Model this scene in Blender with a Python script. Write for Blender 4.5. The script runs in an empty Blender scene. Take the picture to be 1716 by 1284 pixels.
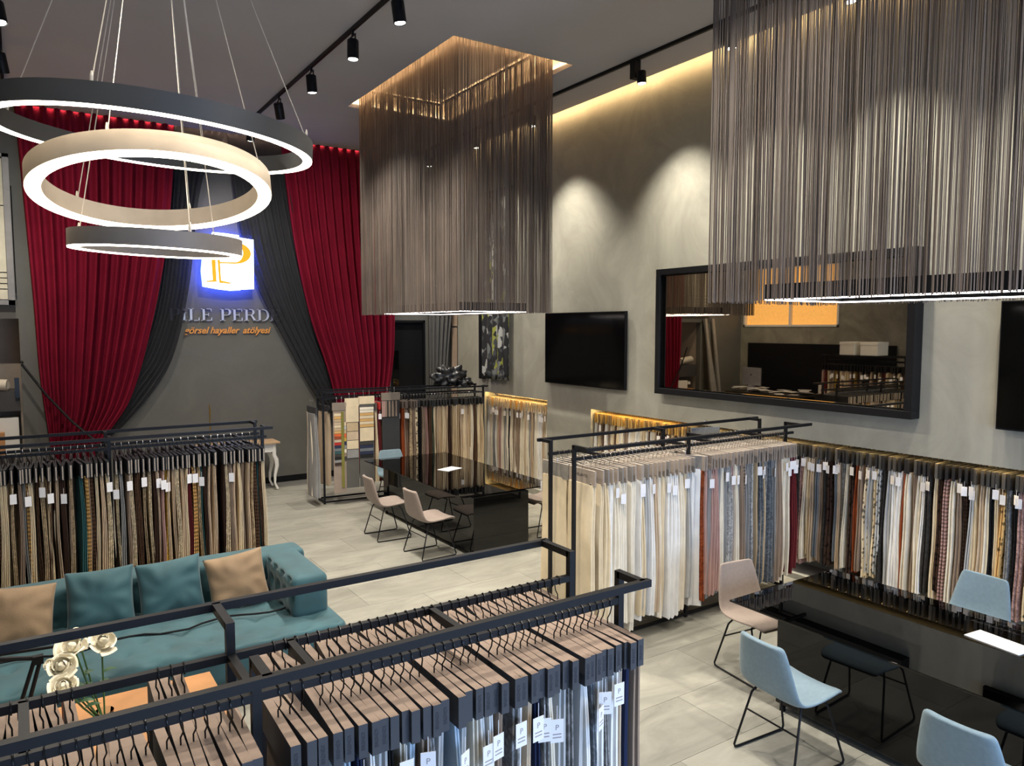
import bpy, bmesh, math, random
from mathutils import Vector, Matrix, Euler
PI = math.pi
R = math.radians
random.seed(7)
S = bpy.context.scene
COL = S.collection

# ------------------------------------------------------------------ camera
FPX = 1249.0
cam_d = bpy.data.cameras.new('camera')
cam_d.sensor_fit = 'HORIZONTAL'; cam_d.sensor_width = 36.0
cam_d.lens = 36.0 * FPX / 1716.0
cam_d.clip_start = 0.05
cam = bpy.data.objects.new('camera', cam_d); COL.objects.link(cam)
H = 2.75
cam.location = (0, 0, H)
cam.rotation_euler = (R(90) - math.atan(93 / 1249.0), 0, R(-33.5))
S.camera = cam

# ------------------------------------------------------------------ world, daylight, exposure
W = bpy.data.worlds.new('world'); S.world = W; W.use_nodes = True
bgn = W.node_tree.nodes['Background']
bgn.inputs[0].default_value = (0.42, 0.56, 0.85, 1); bgn.inputs[1].default_value = 0.6
S.view_settings.view_transform = 'Standard'
S.view_settings.look = 'None'
S.view_settings.gamma = 1.0
S.view_settings.use_curve_mapping = False
S.view_settings.exposure = 0.55
S.cycles.max_bounces = 6
S.cycles.diffuse_bounces = 3
S.cycles.glossy_bounces = 5
S.cycles.transparent_max_bounces = 10
S.cycles.caustics_reflective = False
S.cycles.caustics_refractive = False
S.cycles.sample_clamp_indirect = 4.0

def area_light(name, loc, rot, sx, sy, power, col):
    d = bpy.data.lights.new(name, 'AREA'); d.shape = 'RECTANGLE'; d.size = sx; d.size_y = sy
    d.energy = power; d.color = col
    o = bpy.data.objects.new(name, d); COL.objects.link(o); o.location = loc; o.rotation_euler = rot
    return o
# daylight entering through the shop-front window behind the viewer
area_light('daylight_window', (3.2, -2.75, 1.7), (R(90), 0, 0), 7.2, 3.0, 270, (0.46, 0.65, 1.0))

# ------------------------------------------------------------------ materials
MATS = {}
def mat(name, col, rough=0.6, metal=0.0, var=0.08, scale=8.0, bump=0.0, bscale=60.0, spec=0.5, sheen=0.0, emis=None, estr=0.0, objcol=False, coat=0.0):
    if name in MATS: return MATS[name]
    m = bpy.data.materials.new(name); m.use_nodes = True
    nt = m.node_tree; n = nt.nodes; l = nt.links
    b = n['Principled BSDF']
    b.inputs['Roughness'].default_value = rough
    b.inputs['Metallic'].default_value = metal
    b.inputs['Specular IOR Level'].default_value = spec
    if sheen: b.inputs['Sheen Weight'].default_value = sheen
    if coat: b.inputs['Coat Weight'].default_value = coat
    tc = n.new('ShaderNodeTexCoord')
    no = n.new('ShaderNodeTexNoise'); no.inputs['Scale'].default_value = scale; no.inputs['Detail'].default_value = 5
    l.new(tc.outputs['Object'], no.inputs['Vector'])
    mr = n.new('ShaderNodeMapRange'); mr.inputs[1].default_value = 0.3; mr.inputs[2].default_value = 0.7
    mr.inputs[3].default_value = 1 - var; mr.inputs[4].default_value = 1 + var
    l.new(no.outputs['Fac'], mr.inputs[0])
    mx = n.new('ShaderNodeMix'); mx.data_type = 'RGBA'; mx.blend_type = 'MULTIPLY'; mx.inputs[0].default_value = 1.0
    if objcol:
        oi = n.new('ShaderNodeObjectInfo'); l.new(oi.outputs['Color'], mx.inputs[6])
    else:
        mx.inputs[6].default_value = (*col, 1)
    l.new(mr.outputs[0], mx.inputs[7])
    l.new(mx.outputs[2], b.inputs['Base Color'])
    if bump:
        n2 = n.new('ShaderNodeTexNoise'); n2.inputs['Scale'].default_value = bscale; n2.inputs['Detail'].default_value = 4
        l.new(tc.outputs['Object'], n2.inputs['Vector'])
        bp = n.new('ShaderNodeBump'); bp.inputs['Strength'].default_value = bump; bp.inputs['Distance'].default_value = 0.01
        l.new(n2.outputs['Fac'], bp.inputs['Height']); l.new(bp.outputs[0], b.inputs['Normal'])
    if emis:
        b.inputs['Emission Color'].default_value = (*emis, 1); b.inputs['Emission Strength'].default_value = estr
    MATS[name] = m
    return m

def hexc(h):
    h = h.lstrip('#'); v = [int(h[i:i+2], 16) / 255 for i in (0, 2, 4)]
    return tuple((c / 12.92 if c <= .04045 else ((c + .055) / 1.055) ** 2.4) for c in v)

def pattern_mat(name, kind):
    """cloth in the object's own colour carrying a printed or woven pattern"""
    m = bpy.data.materials.new(name); m.use_nodes = True
    nt = m.node_tree; n = nt.nodes; l = nt.links; b = n['Principled BSDF']
    b.inputs['Roughness'].default_value = 0.9; b.inputs['Specular IOR Level'].default_value = 0.15
    tc = n.new('ShaderNodeTexCoord'); oi = n.new('ShaderNodeObjectInfo')
    if kind == 'plain':
        t = n.new('ShaderNodeTexNoise'); t.inputs['Scale'].default_value = 7; t.inputs['Detail'].default_value = 3
        lo, hi, a, z = 0.3, 0.7, 0.9, 1.06
    elif kind == 'print':
        t = n.new('ShaderNodeTexVoronoi'); t.inputs['Scale'].default_value = 22; t.inputs['Randomness'].default_value = 1
        lo, hi, a, z = 0.32, 0.42, 0.25, 1.15
    elif kind == 'fleck':
        t = n.new('ShaderNodeTexNoise'); t.inputs['Scale'].default_value = 28; t.inputs['Detail'].default_value = 3; t.inputs['Distortion'].default_value = 1.5
        lo, hi, a, z = 0.42, 0.62, 0.55, 1.1
    else:
        t = n.new('ShaderNodeTexWave'); t.bands_direction = 'Z'; t.inputs['Scale'].default_value = 9; t.inputs['Distortion'].default_value = 3; t.inputs['Detail'].default_value = 3
        lo, hi, a, z = 0.4, 0.6, 0.45, 1.1
    mp = n.new('ShaderNodeVectorMath'); mp.operation = 'ADD'
    rv = n.new('ShaderNodeMath'); rv.operation = 'MULTIPLY'; rv.inputs[1].default_value = 40; l.new(oi.outputs['Random'], rv.inputs[0])
    l.new(tc.outputs['Object'], mp.inputs[0]); l.new(rv.outputs[0], mp.inputs[1]); l.new(mp.outputs[0], t.inputs['Vector'])
    out = t.outputs['Distance'] if kind == 'print' else t.outputs['Fac'] if kind != 'band' else t.outputs['Fac']
    mr = n.new('ShaderNodeMapRange'); mr.inputs[1].default_value = lo; mr.inputs[2].default_value = hi; mr.inputs[3].default_value = a; mr.inputs[4].default_value = z
    l.new(out, mr.inputs[0])
    mx = n.new('ShaderNodeMix'); mx.data_type = 'RGBA'; mx.blend_type = 'MULTIPLY'; mx.inputs[0].default_value = 1
    l.new(oi.outputs['Color'], mx.inputs[6]); l.new(mr.outputs[0], mx.inputs[7]); l.new(mx.outputs[2], b.inputs['Base Color'])
    n2 = n.new('ShaderNodeTexNoise'); n2.inputs['Scale'].default_value = 180; l.new(tc.outputs['Object'], n2.inputs['Vector'])
    bp = n.new('ShaderNodeBump'); bp.inputs['Strength'].default_value = 0.15; bp.inputs['Distance'].default_value = 0.004
    l.new(n2.outputs['Fac'], bp.inputs['Height']); l.new(bp.outputs[0], b.inputs['Normal'])
    MATS[name] = m
    return m

def emit(name, col, strength):
    m = bpy.data.materials.new(name); m.use_nodes = True
    nt = m.node_tree; nt.nodes.clear()
    e = nt.nodes.new('ShaderNodeEmission'); e.inputs[0].default_value = (*col, 1); e.inputs[1].default_value = strength
    o = nt.nodes.new('ShaderNodeOutputMaterial'); nt.links.new(e.outputs[0], o.inputs[0])
    MATS[name] = m; return m

def glass_mat(name, tint, gloss=(1, 1, 1), rough=0.02, ior=1.5):
    m = bpy.data.materials.new(name); m.use_nodes = True
    nt = m.node_tree; nt.nodes.clear(); n = nt.nodes
    tr = n.new('ShaderNodeBsdfTransparent'); tr.inputs[0].default_value = (*tint, 1)
    gl = n.new('ShaderNodeBsdfGlossy'); gl.inputs[0].default_value = (*gloss, 1); gl.inputs[1].default_value = rough
    fr = n.new('ShaderNodeFresnel'); fr.inputs[0].default_value = ior
    mx = n.new('ShaderNodeMixShader'); o = n.new('ShaderNodeOutputMaterial')
    nt.links.new(fr.outputs[0], mx.inputs[0]); nt.links.new(tr.outputs[0], mx.inputs[1]); nt.links.new(gl.outputs[0], mx.inputs[2])
    nt.links.new(mx.outputs[0], o.inputs[0]); MATS[name] = m; return m

def sheer_mat(name, col, alpha):
    m = mat(name, col, 0.9, var=0.1, scale=5)
    m.node_tree.nodes['Principled BSDF'].inputs['Alpha'].default_value = alpha
    return m

# plaster wall: mottled trowelled cement
def plaster(name, col, contrast=0.16):
    m = bpy.data.materials.new(name); m.use_nodes = True
    nt = m.node_tree; n = nt.nodes; l = nt.links; b = n['Principled BSDF']
    b.inputs['Roughness'].default_value = 0.75; b.inputs['Specular IOR Level'].default_value = 0.3
    tc = n.new('ShaderNodeTexCoord')
    a = n.new('ShaderNodeTexNoise'); a.inputs['Scale'].default_value = 1.1; a.inputs['Detail'].default_value = 9; a.inputs['Roughness'].default_value = 0.65; a.inputs['Distortion'].default_value = 1.6
    l.new(tc.outputs['Object'], a.inputs['Vector'])
    c = n.new('ShaderNodeMapRange'); c.inputs[1].default_value = 0.3; c.inputs[2].default_value = 0.7; c.inputs[3].default_value = 1 - contrast; c.inputs[4].default_value = 1 + contrast
    l.new(a.outputs['Fac'], c.inputs[0])
    mx = n.new('ShaderNodeMix'); mx.data_type = 'RGBA'; mx.blend_type = 'MULTIPLY'; mx.inputs[0].default_value = 1
    mx.inputs[6].default_value = (*col, 1); l.new(c.outputs[0], mx.inputs[7]); l.new(mx.outputs[2], b.inputs['Base Color'])
    d = n.new('ShaderNodeTexNoise'); d.inputs['Scale'].default_value = 14; d.inputs['Detail'].default_value = 8; l.new(tc.outputs['Object'], d.inputs['Vector'])
    bp = n.new('ShaderNodeBump'); bp.inputs['Strength'].default_value = 0.12; bp.inputs['Distance'].default_value = 0.01
    l.new(d.outputs['Fac'], bp.inputs['Height']); l.new(bp.outputs[0], b.inputs['Normal'])
    MATS[name] = m; return m

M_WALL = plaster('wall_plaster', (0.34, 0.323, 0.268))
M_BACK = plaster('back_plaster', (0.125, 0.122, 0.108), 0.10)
M_CONC = plaster('concrete', (0.24, 0.225, 0.18), 0.35)
M_CEIL = mat('ceiling_paint', (0.42, 0.40, 0.41), 0.85, var=0.03, scale=1.0, spec=0.2)
M_WHITE = mat('white_paint', (0.75, 0.72, 0.66), 0.6, var=0.03)
M_RECESS = mat('recess_paint', (0.62, 0.55, 0.46), 0.8, var=0.02)
M_BLACK = mat('black_metal', (0.007, 0.007, 0.008), 0.45, 0.0, var=0.1, scale=30, spec=0.22)
M_BLACKM = mat('black_matte', (0.006, 0.006, 0.007), 0.7, var=0.1, spec=.15)
M_STEEL = mat('dark_steel', (0.05, 0.05, 0.05), 0.3, 0.9, var=0.1)
M_GLOSS = mat('black_gloss', (0.003, 0.003, 0.003), 0.03, var=0.05, spec=0.38)
M_TOPGL = glass_mat('smoked_glass', (0.10, 0.10, 0.10), (1, 1, 1), 0.01, 1.5)
M_PANE = glass_mat('clear_glass', (0.92, 0.94, 0.93), (1, 1, 1), 0.01, 1.45)
M_SCREEN = mat('screen_black', (0.002, 0.002, 0.002), 0.10, spec=0.2)
M_CHAIRB = mat('chair_blue', (0.17, 0.245, 0.29), 0.85, var=0.07, scale=40, bump=0.15, bscale=250, sheen=0.2)
M_CHAIRT = mat('chair_taupe', (0.245, 0.19, 0.155), 0.85, var=0.07, scale=40, bump=0.15, bscale=250, sheen=0.2)
M_TEAL = mat('teal_velvet', (0.020, 0.072, 0.086), 0.75, var=0.22, scale=4, bump=0.08, bscale=90, sheen=0.15)
M_SAND = mat('sand_velvet', (0.22, 0.145, 0.08), 0.8, var=0.14, scale=6, bump=0.1, bscale=90, sheen=0.12)
M_RED = mat('red_curtain', (0.185, 0.005, 0.021), 0.85, var=0.10, scale=3, bump=0.05, bscale=120, spec=.15)
M_CHARC = sheer_mat('charcoal_voile', (0.030, 0.031, 0.035), 0.58)
M_GREYC = mat('grey_curtain', (0.10, 0.095, 0.09), 0.85, var=0.08)
M_FAB = pattern_mat('fabric_plain', 'plain')
M_PRINT = pattern_mat('fabric_print', 'print')
M_FLECK = pattern_mat('fabric_fleck', 'fleck')
M_BAND = pattern_mat('fabric_band', 'band')
M_HDR = mat('header_card', (1, 1, 1), 0.6, var=0.08, scale=30, objcol=True)
M_KRAFT = mat('board_top', (0.25, 0.18, 0.135), 0.75, var=0.12, scale=25)
M_SPINE = mat('spine_card', (0.048, 0.050, 0.056), 0.5, var=0.1, spec=.3)
M_TAG = mat('tag_paper', (0.78, 0.76, 0.76), 0.7, var=0.02)
M_INK = mat('dark_ink', (0.03, 0.025, 0.025), 0.7)
M_HOOK = mat('hook_wire', (0.02, 0.02, 0.02), 0.3, 0.8)
M_CHROME = mat('hook_chrome', (0.55, 0.52, 0.48), 0.25, 1.0)
M_STRING = mat('string_yarn', (0.125, 0.096, 0.078), 0.6, var=0.15, scale=3)
M_LEDW = emit('led_warm', (1.0, 0.68, 0.34), 38)
M_LEDN = emit('led_niche', (1.0, 0.68, 0.27), 58)
M_LEDC = emit('led_recess', (1.0, 0.68, 0.36), 46)
M_LEDR = emit('led_curtain', (1.0, 0.62, 0.42), 22)
M_RINGL = emit('ring_diffuser', (1.0, 0.88, 0.70), 9)
M_PENDL = emit('pendant_diffuser', (1.0, 0.90, 0.84), 9)
M_SPOTL = emit('spot_lens', (1.0, 0.97, 0.88), 14)
M_WOOD = mat('oak_wood', (0.42, 0.20, 0.075), 0.5, var=0.2, scale=3)
M_BEIGE = mat('beige_paint', (0.42, 0.34, 0.27), 0.8, var=0.04)
M_FLOORB = mat('grout', (0.12, 0.115, 0.10), 0.8)

def floor_mat():
    m = bpy.data.materials.new('stone_tile'); m.use_nodes = True
    nt = m.node_tree; n = nt.nodes; l = nt.links; b = n['Principled BSDF']
    b.inputs['Roughness'].default_value = 0.42; b.inputs['Specular IOR Level'].default_value = 0.35
    ge = n.new('ShaderNodeNewGeometry'); oi = n.new('ShaderNodeObjectInfo')
    mpg = n.new('ShaderNodeMapping'); mpg.inputs['Scale'].default_value = (0.8, 2.2, 1)
    l.new(ge.outputs['Position'], mpg.inputs['Vector'])
    a = n.new('ShaderNodeTexNoise'); a.inputs['Scale'].default_value = 1.6; a.inputs['Detail'].default_value = 9; a.inputs['Roughness'].default_value = 0.68; a.inputs['Distortion'].default_value = 0.8
    l.new(mpg.outputs[0], a.inputs['Vector'])
    c = n.new('ShaderNodeMapRange'); c.inputs[1].default_value = 0.32; c.inputs[2].default_value = 0.68; c.inputs[3].default_value = 0.72; c.inputs[4].default_value = 1.2
    l.new(a.outputs['Fac'], c.inputs[0])
    r = n.new('ShaderNodeMapRange'); r.inputs[3].default_value = 0.9; r.inputs[4].default_value = 1.08; l.new(oi.outputs['Random'], r.inputs[0])
    mu = n.new('ShaderNodeMath'); mu.operation = 'MULTIPLY'; l.new(c.outputs[0], mu.inputs[0]); l.new(r.outputs[0], mu.inputs[1])
    mx = n.new('ShaderNodeMix'); mx.data_type = 'RGBA'; mx.blend_type = 'MULTIPLY'; mx.inputs[0].default_value = 1
    mx.inputs[6].default_value = (0.27, 0.26, 0.218, 1); l.new(mu.outputs[0], mx.inputs[7]); l.new(mx.outputs[2], b.inputs['Base Color'])
    return m
M_TILE = floor_mat()

# ------------------------------------------------------------------ mesh helpers
class MB:
    def __init__(s): s.v = []; s.f = []; s.mi = []
    def add(s, vs, fs, m=0):
        o = len(s.v); s.v += [tuple(v) for v in vs]; s.f += [tuple(i + o for i in f) for f in fs]; s.mi += [m] * len(fs); return s
    def box(s, x0, x1, y0, y1, z0, z1, m=0, mtop=None):
        s.add([(x0, y0, z0), (x1, y0, z0), (x1, y1, z0), (x0, y1, z0), (x0, y0, z1), (x1, y0, z1), (x1, y1, z1), (x0, y1, z1)],
              [(0, 3, 2, 1), (4, 5, 6, 7), (0, 1, 5, 4), (1, 2, 6, 5), (2, 3, 7, 6), (3, 0, 4, 7)], m)
        if mtop is not None: s.mi[-5] = mtop
        return s
    def tube(s, pts, r, n=6, m=0, closed=False):
        pts = [Vector(p) for p in pts]; k = len(pts); rings = []
        up = None
        for i, p in enumerate(pts):
            if closed: d = (pts[(i + 1) % k] - pts[i - 1])
            else: d = pts[min(i + 1, k - 1)] - pts[max(i - 1, 0)]
            d.normalize()
            if up is None:
                a = Vector((0, 0, 1)) if abs(d.z) < 0.9 else Vector((1, 0, 0))
                up = a
            e1 = d.cross(up)
            if e1.length < 1e-4: e1 = d.cross(Vector((0.31, 0.9, 0.1)))
            e1.normalize(); e2 = e1.cross(d); up = e2
            rr = r[i] if isinstance(r, (list, tuple)) else r
            rings.append([p + e1 * rr * math.cos(2 * PI * j / n) + e2 * rr * math.sin(2 * PI * j / n) for j in range(n)])
        vs = [q for g in rings for q in g]; fs = []
        for i in range(k if closed else k - 1):
            for j in range(n):
                a, b = i * n + j, i * n + (j + 1) % n; c = ((i + 1) % k) * n
                fs.append((a, b, c + (j + 1) % n, c + j))
        if not closed:
            fs.append(tuple(range(n))[::-1]); fs.append(tuple((k - 1) * n + j for j in range(n)))
        return s.add(vs, fs, m)
    def bar(s, a, b, w, m=0):
        """square tube between two points"""
        a, b = Vector(a), Vector(b); d = (b - a).normalized()
        up = Vector((0, 0, 1)) if abs(d.z) < 0.9 else Vector((0, 1, 0))
        e1 = d.cross(up).normalized() * w / 2; e2 = e1.cross(d).normalized() * w / 2
        vs = [p + i * e1 + j * e2 for p in (a, b) for i, j in ((-1, -1), (1, -1), (1, 1), (-1, 1))]
        return s.add(vs, [(0, 1, 2, 3), (7, 6, 5, 4), (0, 4, 5, 1), (1, 5, 6, 2), (2, 6, 7, 3), (3, 7, 4, 0)], m)
    def lathe(s, prof, n=24, c=(0, 0, 0), m=0):
        k = len(prof)
        vs = [(c[0] + r * math.cos(2 * PI * j / n), c[1] + r * math.sin(2 * PI * j / n), c[2] + z) for r, z in prof for j in range(n)]
        fs = [(i * n + j, i * n + (j + 1) % n, (i + 1) * n + (j + 1) % n, (i + 1) * n + j) for i in range(k - 1) for j in range(n)]
        fs.append(tuple(range(n))[::-1]); fs.append(tuple((k - 1) * n + j for j in range(n)))
        return s.add(vs, fs, m)
    def prism(s, poly, d0, d1, axis='y', m=0):
        """extrude a 2-D outline; axis y: outline in x,z"""
        def P(u, v, d): return (u, d, v) if axis == 'y' else (d, u, v) if axis == 'x' else (u, v, d)
        k = len(poly)
        vs = [P(u, v, d0) for u, v in poly] + [P(u, v, d1) for u, v in poly]
        fs = [tuple(range(k)), tuple(range(2 * k - 1, k - 1, -1))] + [(i, i + k, (i + 1) % k + k, (i + 1) % k) for i in range(k)]
        return s.add(vs, fs, m)
    def grid(s, fn, nu, nv, m=0, cu=False):
        vs = [fn(i / nu, j / nv) for j in range(nv + 1) for i in range(nu + (0 if cu else 1))]
        w = nu if cu else nu + 1
        fs = [(j * w + i, j * w + (i + 1) % w, (j + 1) * w + (i + 1) % w, (j + 1) * w + i) for j in range(nv) for i in range(nu)]
        return s.add(vs, fs, m)
    def mesh(s, name, mats, smooth=False, fixn=True):
        me = bpy.data.meshes.new(name); me.from_pydata(s.v, [], s.f); 
        for m in (mats if isinstance(mats, (list, tuple)) else [mats]): me.materials.append(m)
        me.polygons.foreach_set('material_index', s.mi)
        if fixn:
            bm = bmesh.new(); bm.from_mesh(me); bmesh.ops.recalc_face_normals(bm, faces=bm.faces); bm.to_mesh(me); bm.free()
        if smooth:
            me.polygons.foreach_set('use_smooth', [True] * len(me.polygons))
            if smooth != 'all': me.set_sharp_from_angle(angle=R(40))
        me.update(); return me

def inst(name, me, parent=None, loc=None, rot=None, color=None, material=None):
    o = bpy.data.objects.new(name, me); COL.objects.link(o)
    if parent is not None: o.parent = parent
    if loc is not None: o.location = loc
    if rot is not None: o.rotation_euler = rot
    if color is not None: o.color = (*color, 1)
    if material is not None:
        o.material_slots[0].link = 'OBJECT'; o.material_slots[0].material = material
    return o
def build(name, mb, mats, parent=None, smooth=False, **k): return inst(name, mb.mesh(name, mats, smooth), parent, **k)
def tag(o, label, cat, group=None, kind=None):
    o['label'] = label; o['category'] = cat
    if group: o['group'] = group
    if kind: o['kind'] = kind
    return o
def thing(name, label, cat, loc=(0, 0, 0), rz=0.0, group=None):
    o = bpy.data.objects.new(name, None); COL.objects.link(o); o.location = loc; o.rotation_euler = (0, 0, rz); o.empty_display_size = 0.1
    return tag(o, label, cat, group)
def struct(name, mb, mats, label=None, smooth=False, cat=None):
    o = build(name, mb, mats, None, smooth); o['kind'] = 'structure'
    if label: o['label'] = label
    if cat: o['category'] = cat
    return o
def bevel(o, w=0.006, seg=2):
    m = o.modifiers.new('bevel', 'BEVEL'); m.width = w; m.segments = seg; m.limit_method = 'ANGLE'; return o
def ordinal(n):
    s = 'th' if 10 <= n % 100 <= 20 else {1: 'st', 2: 'nd', 3: 'rd'}.get(n % 10, 'th')
    return f'{n}{s}'

# ------------------------------------------------------------------ the room
ZC = 5.95          # finished ceiling
XR = 7.0           # wall with mirror
YB = 13.27         # curtain wall
XL, YF = -2.3, -2.9

fl = struct('floor', MB().box(XL, 7.6, YF, 13.6, -0.12, -0.008), M_FLOORB, 'large grey stone floor tiles with fine joints', cat='floor')
tile_me = MB().box(0.0015, 1.1985, 0.0015, 0.5985, -0.008, 0.0).mesh('tile', M_TILE)
for j in range(26):
    for i in range(8):
        x = XL + 1.2 * i - (0.6 if j % 2 else 0) + 0.3; y = YF + 0.6 * j + .1
        inst('tile', tile_me, fl, (x, y, 0))

# niches in the mirror wall: (y0,y1,z0,z1)
N1 = (9.56, 11.47, 0.10, 1.62)
N2 = (0.3, 8.47, 0.06, 1.575)
w = MB()
ND = 0.42
def wall_run(y0, y1, z0, z1): w.box(XR, XR + ND, y0, y1, z0, z1)
wall_run(YF, N2[0], 0, 6.4); wall_run(N2[1], N1[0], 0, 6.4); wall_run(N1[1], 11.75, 0, 6.4)
for n_ in (N1, N2):
    wall_run(n_[0], n_[1], n_[3], 6.4); wall_run(n_[0], n_[1], 0, n_[2])
    w.box(XR, XR + .018, n_[0], n_[1], n_[3] - .024, n_[3])
    w.box(XR + ND - .02, XR + ND + .06, n_[0], n_[1], n_[2], n_[3])
w.box(XR + ND, XR + ND + .1, 11.70, YB + .1, 0, 6.4)
struct('wall_right', w, M_WALL, 'grey trowelled plaster wall with two lit niches', cat='wall')
# trim strips of light under the niche heads
for n_, nm, lb in ((N1, 'trim_1', 'warm light strip under the head of the short niche'), (N2, 'trim_2', 'warm light strip under the head of the long niche')):
    struct(nm, MB().box(XR + .022, XR + .036, n_[0] + .03, n_[1] - .03, n_[3] - .008, n_[3] - .002), M_LEDN, lb, cat='light strip')

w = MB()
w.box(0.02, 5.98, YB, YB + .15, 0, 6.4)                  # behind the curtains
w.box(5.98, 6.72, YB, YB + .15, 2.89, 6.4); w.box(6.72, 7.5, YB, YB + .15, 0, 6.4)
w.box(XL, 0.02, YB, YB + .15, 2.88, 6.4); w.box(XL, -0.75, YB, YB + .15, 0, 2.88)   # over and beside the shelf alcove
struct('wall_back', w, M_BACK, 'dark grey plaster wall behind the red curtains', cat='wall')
# shelf alcove behind the pier
w = MB(); w.box(-0.75, 0.02, YB + .75, YB + .8, 0, 2.9); w.box(0.02, .07, YB + .15, YB + .8, 0, 2.9); w.box(-.8, -.75, YB + .15, YB + .8, 0, 2.9); w.box(-.8, .07, YB + .15, YB + .8, 2.9, 2.95)
struct('wall_alcove', w, M_BEIGE, 'beige walls of the shelf alcove', cat='wall')
struct('baseboard_back', MB().box(1.2, 5.95, YB - .02, YB, 0, .1), M_BLACKM, 'black baseboard along the curtain wall', cat='baseboard')
# black door in the curtain wall
d = struct('door_1', MB().box(6.0, 6.7, YB + .05, YB + .1, 0.01, 2.87), M_BLACKM, 'black door beside the red curtain', cat='door')
build('door_frame', MB().box(5.98, 6.02, YB - .01, YB + .12, 0, 2.89).box(6.68, 6.72, YB - .01, YB + .12, 0, 2.89).box(5.98, 6.72, YB - .01, YB + .12, 2.85, 2.89), M_BLACK, d)
build('door_panel', MB().box(6.02, 6.16, YB + .03, YB + .05, .05, 2.3), M_GLOSS, d)
build('door_handle', MB().box(6.60, 6.62, YB + .0, YB + .05, 1.0, 1.2), M_STEEL, d)

w = MB()   # left wall with the office window
wy0, wy1, wz0, wz1 = 10.42, 13.18, 2.77, 4.3
w.box(XL - .15, XL, YF, wy0, 0, 6.4); w.box(XL - .15, XL, wy1, YB + .15, 0, 6.4); w.box(XL - .15, XL, wy0, wy1, 0, wz0); w.box(XL - .15, XL, wy0, wy1, wz1, 6.4)
struct('wall_left', w, M_CONC, 'rough concrete wall of the raised office', cat='wall')
w = struct('window_1', MB().box(XL - .15, XL + .02, wy0, wy0 + .05, wz0, wz1).box(XL - .15, XL + .02, wy1 - .05, wy1, wz0, wz1).box(XL - .15, XL + .02, wy0, wy1, wz0, wz0 + .05).box(XL - .15, XL + .02, wy0, wy1, wz1 - .05, wz1).box(XL - .13, XL, 11.75, 11.8, wz0, wz1), M_WHITE, 'office window with two lit amber blinds', cat='window')
M_AMB = mat('amber_blind', (0.6, 0.33, 0.10), 0.8, var=0.2, scale=30, emis=(1.0, 0.52, 0.14), estr=.75)
for a, b in ((wy0 + .05, 11.75), (11.8, wy1 - .05)): build('blind', MB().box(XL - .10, XL - .08, a, b, wz0 + .05, wz1 - .05), M_AMB, w)

w = MB()   # shop front behind the viewer, glazed
w.box(XL, -0.4, YF - .15, YF, 0, 6.4); w.box(6.8, 7.5, YF - .15, YF, 0, 6.4); w.box(-.4, 6.8, YF - .15, YF, 3.2, 6.4); w.box(-.4, 6.8, YF - .15, YF, 0, .15)
struct('wall_front', w, M_WALL, 'shop front wall behind the viewer', cat='wall')
w = MB()
for x in (-.4, 1.4, 3.2, 5.0, 6.75): w.box(x, x + .05, YF - .1, YF - .04, .15, 3.2)
wn = struct('window_2', w, M_BLACK, 'shop front window with black mullions', cat='window')
for i, x in enumerate((-.35, 1.45, 3.25, 5.05)): build('pane', MB().box(x, x + (1.75 if i < 3 else 1.7), YF - .075, YF - .065, .15, 3.2), M_PANE, wn)

# ceiling with two recesses, and coves along two walls
REC = ((4.13, 5.80, 7.40, 10.57), (4.13, 5.80, 0.75, 4.0))
XE, YE = 6.86, 13.06
w = MB()
def slab(x0, x1, y0, y1): w.box(x0, x1, y0, y1, ZC, ZC + .06)
slab(XL, 4.13, YF, YE); slab(5.80, XE, YF, YE)
slab(4.13, 5.80, YF, .75); slab(4.13, 5.80, 4.0, 7.40); slab(4.13, 5.80, 10.57, YE)
w.box(XL, 7.5, YF, YB + .15, 6.38, 6.45)
struct('ceiling', w, M_CEIL, 'dark grey ceiling', cat='ceiling')
for i, (x0, x1, y0, y1) in enumerate(REC):
    q = .14; w = MB()
    a, b, c, d2 = x0 - q, x1 + q, y0 - q, y1 + q; zt = ZC + .30
    w.box(a - .02, a, c, d2, ZC + .06, zt); w.box(b, b + .02, c, d2, ZC + .06, zt); w.box(a, b, c - .02, c, ZC + .06, zt); w.box(a, b, d2, d2 + .02, ZC + .06, zt); w.box(a, b, c, d2, zt, zt + .02)
    o = struct(f'ceiling_recess_{i+1}', w, M_RECESS, ('recessed ceiling panel over the far black table', 'recessed ceiling panel over the near black table')[i], cat='ceiling recess')
    s = MB()
    for (p0, p1, r0, r1) in ((a + .01, a + .05, c, d2), (b - .05, b - .01, c, d2), (a, b, c + .01, c + .05), (a, b, d2 - .05, d2 - .01)): s.box(p0, p1, r0, r1, ZC + .07, ZC + .085)
    build('light_strip', s, M_LEDC, o)
struct('trim_3', MB().box(XE + .001, XE + .008, -2.0, YE, ZC + .012, ZC + .034), M_LEDW, 'warm light strip in the cove over the mirror wall', cat='light strip')
struct('trim_4', MB().box(.2, 5.9, YE + .001, YE + .008, ZC + .012, ZC + .034), M_LEDR, 'warm light strip in the cove over the red curtains', cat='light strip')

# raised office platform
pf = struct('floor_platform', MB().box(XL, -0.66, 4.6, YB, 0, .4), M_FLOORB, 'raised office platform', cat='platform')

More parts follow.
